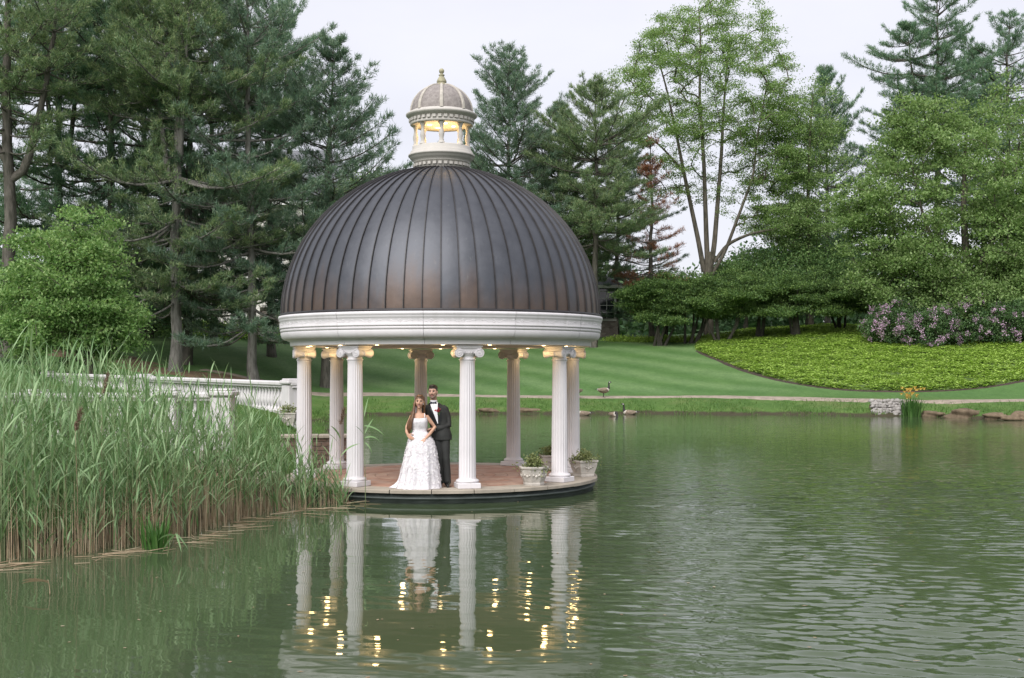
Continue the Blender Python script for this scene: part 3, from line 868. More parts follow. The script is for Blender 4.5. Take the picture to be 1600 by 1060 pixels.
for j, t in enumerate(np.linspace(0, math.radians(82), 14)):
    w = 0.034 * (0.45 + 0.55 * math.cos(t))
    for u, h in ((-w, -0.01), (-w, 0.016), (-w * 0.6, 0.026), (w * 0.6, 0.026), (w, 0.016), (w, -0.01)):
        V.append((u, -(0.585 + h) * math.cos(t), 6.985 + (0.535 + h) * math.sin(t)))
for j in range(13):
    for i in range(5): F.append((j * 6 + i, j * 6 + i + 1, (j + 1) * 6 + i + 1, (j + 1) * 6 + i))
rib_me = rv.add(V, F).mesh('rib', M_CRIB)
for k in range(8):
    o = link(bpy.data.objects.new('rib', rib_me), ldome); o.rotation_euler = (0, 0, math.radians(3) + k * math.pi / 4)
MB().lathe([(0.11, 7.505), (0.112, 7.53), (0.085, 7.545), (0.085, 7.56), (0.098, 7.57), (0.092, 7.60), (0.060, 7.66), (0.040, 7.69), (0.058, 7.70), (0.058, 7.715), (0.030, 7.725), (0.030, 7.745), (0.046, 7.76), (0.052, 7.785), (0.044, 7.815), (0.020, 7.835), (0.0, 7.84)], 20).build('finial', M_FINIAL, gaz)

def lamp(parent, loc, watts, r=0.042, spot=False):
    b = MB().lathe([(r * 0.25, -0.004), (r * 0.8, -0.003), (r, 0.0)], 14, cap=True).build('ceiling_light', M_BULB, parent)   # recessed lens, almost flush
    b.location = loc
    L = bpy.data.lights.new('bulb_light', 'POINT'); L.energy = watts; L.color = (1.0, 0.66, 0.28); L.shadow_soft_size = 0.05
    lo = bpy.data.objects.new('bulb_light', L); link(lo, b); lo.location = (0, 0, -0.16)
for k in range(16):
    a = PHI + (k + 0.5) * math.pi / 8 + (0.035 if k % 2 else -0.035)
    lamp(gaz, (2.56 * math.sin(a), -2.56 * math.cos(a), 2.462), 0.75, 0.034)
for k in range(4):
    a = math.radians(20) + k * math.pi / 2
    lamp(gaz, (0.24 * math.sin(a), -0.24 * math.cos(a), 6.733), 1.2, 0.045)

# ------------------------------------------------------------------ planters on the platform
def clump_leaves(rng, C, n, sig, L, W, up=0.5, flat=1.0):
    C = np.repeat(np.asarray(C, float), n, 0)
    off = rng.normal(size=C.shape) * np.array([sig, sig, sig * flat])
    P = C + off
    D = rng.normal(size=C.shape) + off / (sig + 1e-9) * 0.35; D[:, 2] += up * 0.3
    N = rng.normal(size=C.shape) * 0.8; N[:, 2] += 1.0
    return leaf_quads(P, D, N, rng.uniform(L * 0.7, L * 1.25, len(P)), rng.uniform(W * 0.7, W * 1.25, len(P)))
def planter(loc, rz, label, sides=8, w=0.245, h=0.32, seed=1, leafh=0.17):
    t = thing('planter', label, 'planter', loc, rz, 'stone planters on the platform')
    a8 = math.pi / sides
    k = 1 / math.cos(a8)
    prof = [(0.70, 0), (0.72, 0.03), (0.70, 0.05), (0.76, 0.09), (0.90, 0.20), (0.94, 0.26), (0.90, 0.275), (1.0, 0.285), (1.02, 0.31), (1.0, 0.325), (0.90, 0.325), (0.86, 0.27), (0.0, 0.26)]
    mb = MB().lathe([(r * w * k, z * h / 0.325) for r, z in prof], sides, a0=a8, a1=2 * math.pi + a8, smooth=False)
    pot = mb.build('pot', M_POT, t)
    orn = MB()
    for i in range(sides):                                           # cast garland bosses
        a = i * 2 * math.pi / sides
        for dx, dz, r in ((0, 0, 0.030), (-0.05, 0.02, 0.022), (0.05, 0.02, 0.022), (-0.09, 0.035, 0.016), (0.09, 0.035, 0.016), (0, -0.04, 0.02)):
            if sides == 8 and abs(dx) > 0.06: continue
            rad = w * (0.83 + 0.6 * (dz / h)); orn.ball((rad * math.cos(a) - dx * math.sin(a), rad * math.sin(a) + dx * math.cos(a), 0.16 * h / 0.325 + dz), (r, r, r), 8, 5)
    orn.build('relief', M_POT, pot)
    MB().lathe([(0.0, 0.27 * h / 0.325 + 0.01), (w * 0.86, 0.27 * h / 0.325)], sides).build('soil', M_MULCH, t)
    rng = np.random.default_rng(seed)
    C = np.stack([rng.normal(0, w * 0.45, 60), rng.normal(0, w * 0.45, 60), h + rng.uniform(-0.02, leafh, 60)], 1)
    C[:, 2] -= np.hypot(C[:, 0], C[:, 1]) * 0.35
    V, F = clump_leaves(rng, C, 14, 0.035, 0.05, 0.030, 0.7)
    props(mesh_np('foliage', V, F, L_POT, t), kind='stuff')
    return t
def on_platform(px, py):
    dep = (CAM_Z - PTOP) * FPX / (py - HORIZON)
    return ((px - 800) / FPX * dep, dep, PTOP + 0.002)
planter(on_platform(834, 758), 0.2, 'octagonal pale stone planter of trailing leaves, between the two front right columns', 8, 0.245, 0.33, 1)
planter(on_platform(861, 734), 0.15, 'square stone planter half hidden behind the front right column, nearest the back rim', 4, 0.22, 0.30, 2, 0.15)
planter(on_platform(912, 744.5), 0.5, 'square stone planter on the rim outside the columns, at the right end of the platform', 4, 0.20, 0.31, 3)

# ------------------------------------------------------------------ balustrades, parapet, steps
bal_prof = [(0.060, 0.0), (0.060, 0.04), (0.042, 0.05), (0.036, 0.09), (0.055, 0.15), (0.075, 0.22), (0.076, 0.27), (0.060, 0.36), (0.040, 0.45), (0.034, 0.50), (0.042, 0.515), (0.042, 0.54), (0.058, 0.55), (0.058, 0.58)]
bal_me = MB().lathe(bal_prof, 10).mesh('baluster', M_WHITE_OLD)
def balustrade(label, p0, p1, h, spacing, wall_h, posts):
    p0, p1 = Vector(p0), Vector(p1)
    L = (p1.xy - p0.xy).length; az = math.atan2(p1.y - p0.y, p1.x - p0.x); dz = p1.z - p0.z
    t = thing('balustrade', label, 'balustrade', p0, az)
    def beam(name, z0, z1, w, bev=0.012):
        mb = MB(); mb.bbox((L / 2, 0, (z0 + z1) / 2), (L, w, z1 - z0), bev)
        mb.v = [(x, y, z + dz * x / L) for x, y, z in mb.v]
        return mb.build(name, M_WHITE_OLD, t)
    top = h
    beam('handrail', top - 0.12, top, 0.34, 0.03)
    beam('rail_moulding', top - 0.17, top - 0.122, 0.24)
    zb = top - 0.17 - 0.58
    beam('plinth', zb - 0.13, zb, 0.30, 0.02)
    beam('base_wall', zb - 0.13 - wall_h, zb - 0.132, 0.24)
    n = int(L / spacing)
    for i in range(n):
        x = (i + 0.5) * L / n
        if any(abs(x - q * L) < 0.26 for q in posts): continue
        o = link(bpy.data.objects.new('baluster', bal_me), t); o.location = (x, 0, zb + dz * x / L)
    for q in posts:
        x = q * L; mb = MB(); z = dz * x / L
        mb.bbox((x, 0, z + (zb - 0.1 + top - 0.10) / 2), (0.42, 0.42, top - 0.10 - zb + 0.1), 0.02)
        mb.bbox((x, 0, z + top - 0.02), (0.52, 0.52, 0.10), 0.025); mb.bbox((x, 0, z + top + 0.05), (0.42, 0.42, 0.05), 0.02)
        mb.build('pedestal', M_WHITE_OLD, t)
A, Bp = at(464, 652, 32.0), at(72, 618, 50.0)
balustrade('long weathered white balustrade running back across the lawn from beside the pavilion', A, Bp, 0.92, 0.19, 0.55, (0.012, 0.5, 0.985))
A2, B2 = at(364, 690, 24.6), at(-130, 690, 25.2)
balustrade('weathered white balustrade standing close behind the tall reeds', A2, B2, 0.98, 0.215, 0.75, (0.03, 0.2, 0.62, 0.98))
def parapet(label, p0, p1, h, w):
    p0, p1 = Vector(p0), Vector(p1); L = (p1.xy - p0.xy).length; az = math.atan2(p1.y - p0.y, p1.x - p0.x)
    t = thing('parapet_wall', label, 'wall', (p0.x, p0.y, -0.3), az)
    z = 0.0; rq = random.Random(9); k = 0
    bw = MB().box((L / 2, 0, (h + 0.3 - 0.07) / 2), (L - 0.02, w - 0.05, h + 0.3 - 0.07)).build('wall_core', M_MORTAR, t)
    me = MB().bbox((0, 0, 0), (0.24, w, 0.085), 0.006).mesh('brick', M_BRICK_OLD)
    while z < h + 0.3 - 0.10:
        x = -0.12 * (k % 2) + 0.12
        while x < L:
            if 0.1 < x < L - 0.08:
                o = link(bpy.data.objects.new('brick', me), t); o.location = (x, rq.uniform(-0.006, 0.006), z + 0.05)
            x += 0.255
        z += 0.098; k += 1
    n = max(2, int(L / 0.7))
    for i in range(n):
        MB().bbox(((i + 0.5) * L / n, 0, h + 0.3 - 0.02 + rq.uniform(-0.003, 0.003)), (L / n - 0.012, w + 0.10, 0.075), 0.012).build('coping_stone', M_FLAG, t)
parapet('low brick wall with tan stone coping, behind the left columns of the pavilion', (-5.05, 26.9, 0), (-3.42, 27.1, 0), 0.82, 0.34)
st = thing('garden_steps', 'short flight of tan stone steps half hidden by reeds beside the pavilion', 'steps', (-4.75, 23.6, 0))
for i in range(4):
    MB().bbox((-0.12 - i * 0.34, 0, 0.20 + 0.14 * i), (0.42, 1.7, 0.12), 0.012).build('tread', M_FLAG, st)
    MB().box((-0.16 - i * 0.34, 0, 0.03 + 0.14 * i - 0.25), (0.38, 1.62, 0.72 - 0.01 * i)).build('riser', M_BRICK, st) if i == 0 else MB().box((-0.16 - i * 0.34, 0, 0.04 + 0.14 * i - 0.06), (0.36, 1.62, 0.19)).build('riser', M_BRICK, st)
pl = stand(462, 31.4)
planter((pl.x - 0.1, pl.y - 0.5, ground(pl.x - 0.1, pl.y - 0.5) + 0.0), 0.0, 'stone planter on the lawn at the near end of the long balustrade', 4, 0.22, 0.32, 8)
MB_ = None

# ------------------------------------------------------------------ houses behind the trees
def window(parent, x, z, w, h, nxp, nzp, y=0.0, mat=M_FRAME):
    fr = MB(); e = 0.09
    for sx in (-1, 1): fr.box((x + sx * (w / 2 - e / 2), y - 0.04, z), (e, 0.12, h))
    for sz in (-1, 1): fr.box((x, y - 0.04, z + sz * (h / 2 - e / 2)), (w - 2 * e, 0.12, e))
    fo = fr.build('window', mat, parent)
    mt = MB()
    for i in range(1, nxp): mt.box((x - w / 2 + i * w / nxp, y - 0.028, z), (0.045, 0.05, h - 2 * e))
    for i in range(1, nzp): mt.box((x, y - 0.026, z - h / 2 + i * h / nzp), (w - 2 * e, 0.048, 0.045))
    mt.build('glazing_bar', mat, fo)
    MB().box((x, y - 0.005, z), (w - 2 * e, 0.02, h - 2 * e)).build('pane', M_GLASS, fo)
    MB().box((x, y - 0.08, z - h / 2 - 0.05), (w + 0.2, 0.22, 0.09)).build('sill', mat, fo)
def house(name, label, x0, x1, y, z0, zt, depth, roof_h, wins, base_h=0.0, wallmat=None):
    t = thing(name, label, 'house', ((x0 + x1) / 2, y, z0)); W = x1 - x0; H = zt - z0
    MB().box((0, depth / 2, base_h + (H - base_h) / 2), (W, depth, H - base_h)).build('wall', wallmat or M_STUCCO, t)
    if base_h:
        MB().box((0, depth / 2, base_h / 2 - 0.5), (W + 0.24, depth + 0.24, base_h + 1.0)).build('stone_base', M_FIELD, t)
    o = 0.6; mb = MB()
    V = [(-W / 2 - o, -o, H), (W / 2 + o, -o, H), (W / 2 + o, depth + o, H), (-W / 2 - o, depth + o, H), (-W / 2 + depth * 0.35, depth / 2, H + roof_h), (W / 2 - depth * 0.35, depth / 2, H + roof_h)]
    if W < depth: V[4], V[5] = (0, depth * 0.35, H + roof_h), (0, depth * 0.65, H + roof_h)
    mb.add(V, [(0, 1, 5, 4), (1, 2, 5), (2, 3, 4, 5), (3, 0, 4), (3, 2, 1, 0)] if W >= depth else [(0, 1, 4), (1, 2, 5, 4), (2, 3, 5), (3, 0, 4, 5), (3, 2, 1, 0)]).build('roof', M_SLATE, t)
    MB().box((0, -o + 0.02, H - 0.14), (W + 2 * o, 0.1, 0.26)).build('cornice', M_FRAME, t)
    for w in wins: window(t, *w)
    return t
hz = ground(-14, 108)
house('manor_house', 'large pale stucco house with a slate roof glimpsed between the pine trunks', -29.0, -12.5, 108, hz - 0.3, 16.6, 11, 5.5,
      [(x, z, 1.5, 2.3, 3, 4) for x in (-6.4, -3.2, 0.0, 3.2, 6.4) for z in (2.3, 6.0, 9.6)], 0.7)
gy0 = 100.0; gxr = at(963, 500, gy0).x
gz = ground(gxr - 3, gy0)
gw = house('garden_house', 'white garden house wing with a many-paned window on a fieldstone base beside the dome', gxr - 7.2, gxr, gy0, gz - 0.2, at(960, 446, gy0).z, 6.5, 1.9,
      [(at(948, 0, gy0).x - gxr + 3.6, at(0, 472, gy0).z - gz + 0.2, 1.35, 2.85, 2, 5), (at(948, 0, gy0).x - gxr + 1.6, at(0, 472, gy0).z - gz + 0.2, 1.35, 2.85, 2, 5)], at(0, 498, gy0).z - gz + 0.2, M_FRAME)
sw = thing('stone_wall', 'dark fieldstone retaining wall at the foot of the pines, left of the dome', 'wall', (at(436, 0, 92).x, 92, ground(at(436, 0, 92).x, 92) - 0.3))
rs = random.Random(4)
MB().box((0, 0.35, 1.0), (2.9, 0.5, 2.0)).build('wall_core', M_MULCH, sw)
for r in range(7):
    x = -1.45 + rs.uniform(0, 0.2)
    while x < 1.35:
        w = rs.uniform(0.28, 0.6); mb = MB().bbox((x + w / 2, 0.06, 0.15 + r * 0.29), (w - 0.03, 0.34, 0.26), 0.04)
        mb.build('stone', M_FIELD, sw); x += w

# ------------------------------------------------------------------ trees
def resample(P, step):
    P = np.asarray(P, float); out = [P[0]]
    for a, b in zip(P[:-1], P[1:]):
        k = max(1, int(np.ceil(np.linalg.norm(b - a) / step)))
        out += [a + (b - a) * (i + 1) / k for i in range(k)]
    Q = np.array(out)
    for _ in range(3):
        if len(Q) > 2: Q[1:-1] = (Q[:-2] + 2 * Q[1:-1] + Q[2:]) / 4
    return Q
def grow(mains, pts, rng, step=0.6, lift=0.16, rtip=0.012, expo=0.45, down=0.9):
    pos, par, fixr = [], [], []
    for P, r0, r1 in mains:
        Q = resample(P, step * 0.8)
        for i, p in enumerate(Q):
            pos.append(p); par.append(len(pos) - 2 if i else -1); fixr.append(r0 + (r1 - r0) * i / max(1, len(Q) - 1))
    nm = len(pos)
    cap = nm + len(pts) * 14
    P = np.zeros((cap, 3)); P[:nm] = pos
    par = par + [0] * (cap - nm); n = nm
    d0 = np.array([np.min(np.linalg.norm(P[:nm] - q, axis=1)) for q in pts])
    tips = []
    for i in np.argsort(d0):
        q = pts[i]; dv = q - P[:n]
        hd = np.hypot(dv[:, 0], dv[:, 1]); dist = np.sqrt(hd ** 2 + dv[:, 2] ** 2)
        cost = dist + down * np.maximum(0, 0.25 * hd - dv[:, 2])
        j = int(np.argmin(cost)); L = dist[j]
        k = int(min(13, max(1, np.ceil(L / step)))); a = P[j].copy(); prev = j
        for s in range(1, k + 1):
            t = s / k
            p = a + (q - a) * t + np.array([0, 0, lift * L * math.sin(math.pi * t) * 0.6]) + (rng.normal(size=3) * 0.06 * step if s < k else 0)
            if n >= cap: break
            P[n] = p; par[n] = prev; prev = n; n += 1
        tips.append(prev)
    cnt = np.zeros(n)
    for t in tips: cnt[t] += 1
    for i in range(n - 1, nm - 1, -1):
        cnt[par[i]] += cnt[i]
    R = rtip * np.maximum(cnt, 1) ** expo
    R[:nm] = np.array(fixr)
    ch = np.array([i for i in range(n) if par[i] >= 0]); pa = np.array([par[i] for i in ch])
    r0 = np.where((ch >= nm) & (pa < nm), np.minimum(R[pa], R[ch] * 1.25), R[pa])
    r1 = R[ch]
    return P[pa], P[ch], np.maximum(r0, r1), r1
def flare(P, r):
    """a little root flare at the foot of a trunk"""
    return [(P, r, r)]
def broadleaf(name, label, cat, base, mains, pts, leafmat, barkmat, n_leaf, sig, L, W, seed, group=None, flat=0.6, up=0.5, rtip=0.012, lift=0.16, crown='crown', step=0.6, foot=0.0, expo=0.45):
    rng = np.random.default_rng(seed)
    t = thing(name, label, cat, base, 0, group)
    P0, P1, R0, R1 = grow(mains, np.asarray(pts, float), rng, step, lift, rtip, expo)
    if foot:
        f0 = np.array([[mains[0][0][0][0], mains[0][0][0][1], mains[0][0][0][2] - 0.5]]); f1 = f0 + np.array([[0, 0, 1.3]])
        P0 = np.vstack([P0, f0]); P1 = np.vstack([P1, f1]); R0 = np.append(R0, foot * 1.5); R1 = np.append(R1, foot)
    V, F = tubes_np(P0, P1, R0, R1, 6)
    mesh_np('trunk', V, F, barkmat, t, smooth=True)
    V, F = clump_leaves(rng, pts, n_leaf, sig, L, W, up, flat)
    mesh_np(crown, V, F, leafmat, t)
    return t
def shell_pts(rng, n, c, r, inner=0.55, zmin=-1.0, lump=0.18, flat_bottom=None):
    """cluster points in the outer part of a lumpy ellipsoid"""
    c, r = np.asarray(c, float), np.asarray(r, float)
    d = rng.normal(size=(n * 3, 3)); d /= np.linalg.norm(d, axis=1)[:, None]
    d = d[d[:, 2] > zmin][:n]
    u = inner + (1 - inner) * rng.uniform(0, 1, len(d)) ** 0.6
    f = 1 + lump * (np.sin(d[:, 0] * 4.1 + 1.3 * d[:, 2] + c[0]) * np.sin(d[:, 1] * 3.7 + 2.0) + 0.6 * np.sin(d[:, 2] * 6 + d[:, 0] * 5))
    return c + d * (u * f)[:, None] * r

# ---- pines
def pine_mesh(seed, H, base, spread, n_br, droop=0.0, trunk_r=0.38, open_=0.0, lean=(0, 0), power=0.75, forks=(), needle=0.26, tuft_n=13, dead=False, top_w=0.12, gap=0.6):
    rng = np.random.default_rng(seed)
    zt = np.linspace(0, H, 26)
    wob = np.cumsum(rng.normal(size=(26, 2)) * 0.045, 0)
    TX = np.stack([wob[:, 0] + lean[0] * (zt / H) ** 1.3, wob[:, 1] + lean[1] * (zt / H) ** 1.3, zt], 1)
    TR = trunk_r * (1 - zt / H) ** 0.8 + 0.02
    TR[0] *= 1.35; TR[1] *= 1.05
    P0, P1, R0, R1 = [TX[:-1]], [TX[1:]], [TR[:-1]], [TR[1:]]
    low = TX[:1] - np.array([[0, 0, 0.8]]); P0.append(low); P1.append(TX[:1]); R0.append(np.array([TR[0] * 1.2])); R1.append(np.array([TR[0]]))
    axes = [(TX, TR, base, 1.0)]
    for z0, az, L, rise in forks:                                    # big secondary leaders
        i = int(np.argmin(np.abs(zt - z0))); a = TX[i]
        s = np.linspace(0, 1, 12)[:, None]
        hv = np.array([math.cos(az), math.sin(az), 0])
        Q = a + hv * L * (s ** 0.6) * (1 - rise) + np.array([0, 0, 1.0]) * L * rise * s ** 1.15 + np.cumsum(rng.normal(size=(12, 3)) * 0.05, 0) * (s > 0)
        rr = TR[i] * 0.75 * (1 - s[:, 0]) ** 0.7 + 0.02
        P0.append(Q[:-1]); P1.append(Q[1:]); R0.append(rr[:-1]); R1.append(rr[1:])
        axes.append((Q, rr, 0.35, 0.55))
    NC, ND_, NL = [], [], []
    for Q, rr, b, fr in axes:
        L_ax = np.concatenate([[0], np.cumsum(np.linalg.norm(np.diff(Q, axis=0), axis=1))]); tot = L_ax[-1]
        nb_ = int(n_br * fr * (1 if fr == 1 else 0.7))
        az = rng.uniform(0, 6.28)
        hs = np.sort(b + (1 - b) * rng.uniform(0, 1, nb_) ** 1.05)
        # whorls: pull branches into tiers with air between them
        tiers = max(5, int(tot * (1 - b) / gap)); hs = b + (1 - b) * (np.round((hs - b) / (1 - b) * tiers) / tiers) + rng.normal(size=nb_) * 0.004
        hs = np.clip(hs, b, 0.995)
        wt = 0.55 + 0.75 * rng.uniform(size=tiers + 2)
        for h in hs:
            k = int((h - b) / (1 - b) * tiers)
            p = np.array([np.interp(h * tot, L_ax, Q[:, c]) for c in range(3)]); tr = np.interp(h * tot, L_ax, rr)
            u = (h - b) / (1 - b)
            prof = (1 - u) ** power * (0.55 + 0.45 * min(1, u / 0.25)) + top_w * (1 - u ** 6)
            az += 2.4 + rng.normal() * 0.5
            L = spread * fr ** 0.5 * prof * rng.uniform(0.55, 1.15) * min(1.25, wt[k])
            if rng.uniform() < open_: continue
            L = max(L, 0.5)
            el = math.radians(-4 - droop + 50 * u ** 1.6 + rng.normal() * 9)
            s = np.linspace(0, 1, 7)
            hx = L * s * math.cos(el); hz_ = L * s * math.sin(el) + 0.16 * L * s ** 2.4 - 0.10 * L * np.sin(np.pi * s) * (1 - u)
            bend = rng.normal() * 0.2
            ca, sa = np.cos(az + bend * s), np.sin(az + bend * s)
            B = p + np.stack([ca * hx, sa * hx, hz_], 1)
            br = (0.012 + 0.0095 * L) * (1 - s) ** 0.8 + 0.007
            br = np.minimum(br, tr * 0.8 + 0.005)
            P0.append(B[:-1]); P1.append(B[1:]); R0.append(br[:-1]); R1.append(br[1:])
            # side twigs
            nt = max(3, int(L * (1 - 0.25) / 0.30))
            ts = np.linspace(0.30 if u > 0.05 else 0.42, 1.0, nt)
            for side in (-1, 1):
                tj = np.clip(ts + rng.normal(size=nt) * 0.03, 0.2, 1)
                o = np.stack([np.interp(tj, s, B[:, c]) for c in range(3)], 1)
                ta = az + bend * tj + side * rng.uniform(0.5, 1.05, nt); tl = (0.30 + 0.30 * L * (1.05 - tj)) * rng.uniform(0.6, 1.2, nt)
                te = rng.uniform(0.02, 0.40, nt) + 0.35 * u
                dirs = np.stack([np.cos(ta) * np.cos(te), np.sin(ta) * np.cos(te), np.sin(te)], 1)
                e = o + dirs * tl[:, None]
                P0.append(o); P1.append(e); R0.append(np.full(nt, 0.013)); R1.append(np.full(nt, 0.006))
                if dead and rng.uniform() < 0.45: continue
                q = np.array([0.45, 0.75, 1.0])
                cc = (o[:, None, :] + (e - o)[:, None, :] * q[None, :, None]).reshape(-1, 3)
                NC.append(cc); ND_.append(np.repeat(dirs, 3, 0))
            NC.append(B[-1:]); ND_.append((B[-1:] - B[-2:-1]) / (np.linalg.norm(B[-1] - B[-2]) + 1e-9))
    TV, TF = tubes_np(np.vstack(P0), np.vstack(P1), np.concatenate(R0), np.concatenate(R1), 5)
    C = np.vstack(NC); Dr = np.vstack(ND_)
    C = np.repeat(C, tuft_n, 0); Dr = np.repeat(Dr, tuft_n, 0)
    D = Dr * 0.75 + rng.normal(size=C.shape) * 0.62 + np.array([0, 0, 0.30])
    C = C + rng.normal(size=C.shape) * 0.07
    NV, NF = needle_tris(C, D, rng.uniform(0.7, 1.25, len(C)) * needle, rng.uniform(0.028, 0.048, len(C)), rng)
    return TV, TF, NV, NF
def pine(label, base, spec, leafmat, barkmat, name='pine_tree', group='pines round the pond'):
    TV, TF, NV, NF = pine_mesh(**spec)
    t = thing(name, label, 'pine tree', base, 0, group)
    mesh_np('trunk', TV, TF, barkmat, t, smooth=True); mesh_np('crown', NV, NF, leafmat, t)
    return t
def pine_copy(src, label, base, rz, sc, leafmat=None, barkmat=None):
    t = src.copy(); link(t); t.location = base; t.rotation_euler = (0, 0, rz); t.scale = sc if hasattr(sc, '__len__') else (sc,) * 3; t['label'] = label
    for ch in list(src.children):
        c = ch.copy(); link(c, t)
        if barkmat is not None and ch.name.startswith('trunk'):
            c.material_slots[0].link = 'OBJECT'; c.material_slots[0].material = barkmat
        if leafmat is not None and ch.name.startswith('crown'):
            c.material_slots[0].link = 'OBJECT'; c.material_slots[0].material = leafmat
    return t
PV1 = dict(seed=21, H=22, base=0.13, spread=5.0, n_br=150, droop=5, trunk_r=0.27, power=0.55, top_w=0.22, gap=0.95)
PV2 = dict(seed=22, H=24, base=0.15, spread=5.2, n_br=128, droop=5, trunk_r=0.29, power=0.5, top_w=0.24, gap=1.05, forks=((9.5, 0.6, 11, 0.86), (11, 3.6, 10, 0.88)))
PV3 = dict(seed=23, H=20, base=0.15, spread=4.6, n_br=165, gap=0.9, droop=0, trunk_r=0.25, power=0.62, top_w=0.26, lean=(0.3, 0))
PV4 = dict(seed=24, H=23, base=0.42, spread=5.4, n_br=64, droop=0, trunk_r=0.36, power=0.45, forks=((8.0, 0.25, 13, 0.80), (9.5, 3.0, 11, 0.82)), gap=0.9)
PV5 = dict(seed=25, H=27, base=0.34, spread=7.2, n_br=150, droop=8, trunk_r=0.34, power=0.55, open_=0.05, forks=((15, 2.9, 11, 0.78),), gap=1.0)
pA = pine('leftmost pine with a bare pale forked trunk rising above the reeds', stand(12, 58), PV4, L_PINE2, B_PINE)
pB = pine('tall pine with two extra leaders behind the rounded green shrub tree', stand(90, 67), PV2, L_PINE, B_PINE)
pC = pine('full pine standing just right of the rounded green shrub tree', stand(172, 65), PV1, L_PINE, B_PINE)
pF = pine('pine nearest the dome on its left, with a ragged edge against the sky', stand(508, 66), dict(PV3, H=18.2), L_PINE3, B_PINE)
pD = pine_copy(pB, 'tall thick-trunked pine on a brown needle ring, on the lawn left of the dome', stand(272, 61.5), 2.1, 0.97, L_PINE2, B_PALE)
pD2 = pine_copy(pC, 'pine with a dark trunk touching behind the thick-trunked pine on the lawn', stand(290, 66), 4.0, (0.95, 0.95, 1.04))
pE = pine_copy(pC, 'pale-trunked pine on a needle ring between the thick-trunked pine and the dome', stand(397, 62.5), 1.2, (0.92, 0.92, 0.99), L_PINE3, B_PALE)
pE2 = pine_copy(pB, 'high pine whose top shows beside the open sky left of the lantern', stand(425, 74), 5.0, (0.82, 0.82, 0.98))
pG = pine_copy(pF, 'dense pine in the second row, between the shrub tree and the thick-trunked pine', stand(222, 75), 0.4, (1.0, 1.0, 1.20), L_PINE)
pH = pine_copy(pC, 'dense pine in the second row, behind the gap of the two lawn pines', stand(335, 77), 2.6, (0.85, 0.85, 1.12), L_PINE2)
pine('straight conical pine rising directly right of the lantern', stand(790, 92), dict(PV3, seed=33, H=21.8, spread=6.0, n_br=210, gap=0.75), L_PINE3, B_PINE)
pine('pine with an open crown between the lantern pine and the brown dead conifer', stand(926, 90), dict(PV1, seed=34, H=18.8, spread=5.2, base=0.40), L_PINE2, B_PINE)
pine_copy(pF, 'slimmer pine just right of the lantern pine, lower than it', stand(868, 95), 0.9, (1.0, 1.0, 0.98), L_PINE2)
pine('half dead conifer with rust-brown needles left of the tall multi-stemmed tree', stand(1020, 96), dict(seed=41, H=15.6, base=0.10, spread=3.3, n_br=120, droop=6, trunk_r=0.22, power=0.9, dead=True, tuft_n=9, needle=0.24), L_DEAD, B_PINE, name='dead_conifer', group=None)
pine_copy(pF, 'dark pine behind the yellow-green foliage, right of the tall multi-stemmed tree', stand(1293, 106), 2.2, (0.95, 0.95, 1.20), L_PINE)
pine('flat-tiered spreading pine above the big maple, its limbs open to the sky', stand(1462, 98), PV5, L_PINE, B_PINE)
pine('broad dark pine at the right edge of the picture above the maple', stand(1572, 104), dict(PV5, seed=52, H=26, spread=7.0, base=0.3), L_PINE, B_PINE)
pine_copy(pC, 'lower pine between the brown dead conifer and the dome, behind', stand(960, 102), 4.4, (0.9, 0.9, 0.75), L_PINE3)

# needle rings under the lawn pines
def patch(name, c, r, mat, seed, off=0.03):
    rng = np.random.default_rng(seed); n = 40
    a = np.linspace(0, 2 * np.pi, n, endpoint=False)
    rad = r * (1 + 0.18 * np.sin(a * 3 + seed) + 0.12 * np.sin(a * 7 + 2 * seed) + 0.08 * rng.normal(size=n))
    V = [(0, 0, 0)]; rings = 6
    for q in range(1, rings + 1):
        for i in range(n): V.append((rad[i] * q / rings * math.cos(a[i]) * 1.3, rad[i] * q / rings * math.sin(a[i]), 0))
    V = np.array(V); V[:, 0] += c[0]; V[:, 1] += c[1]
    V[:, 2] = zg(V[:, 0], V[:, 1]) + off; V[-n:, 2] -= off * 1.6
    mb = MB(); F = [(0, 1 + i, 1 + (i + 1) % n) for i in range(n)]
    for q in range(rings - 1):
        for i in range(n):
            j = (i + 1) % n; F.append((1 + q * n + i, 1 + (q + 1) * n + i, 1 + (q + 1) * n + j, 1 + q * n + j))
    return props(mb.add(V, F, 0, True).build(name, mat), kind='structure')
for i, (t, r) in enumerate(((pD, 2.3), (pE, 1.9), (pC, 2.2), (pB, 2.0))):
    patch('pine_straw', (t.location.x, t.location.y - 0.4), r, M_STRAW, i + 1)

# ---- rounded shrub tree on the left lawn
rg = np.random.default_rng(61)
b = stand(128, 50.0)
cz = at(0, 452, 50).z - b.z
pts = np.vstack([shell_pts(rg, 330, (-0.45, 0, cz - 0.15), (2.65, 2.6, 2.95), 0.5, -0.95, 0.20), shell_pts(rg, 70, (0.9, 0, cz - 1.5), (1.7, 1.8, 1.5), 0.4), shell_pts(rg, 60, (-1.8, 0, cz - 1.3), (1.7, 1.8, 1.6), 0.4)])
broadleaf('shrub_tree', 'rounded fresh green shrub tree on the left lawn behind the reeds', 'tree', b,
          [([(0.25, 0, -0.1), (0.2, 0, 0.9), (-0.3, 0.1, 2.2), (-0.6, 0, 3.6), (-0.5, 0, 5.2)], 0.20, 0.05), ([(0.2, 0, 0.7), (0.9, 0.1, 2.0), (1.5, 0, 3.2)], 0.11, 0.04), ([(0.1, 0, 0.9), (-1.0, -0.2, 2.1), (-1.7, 0, 3.2)], 0.10, 0.04)],
          pts, L_SHRUB, B_LEAFY, 110, 0.235, 0.15, 0.085, 62, flat=0.45, foot=0.2)
b = stand(-12, 54)
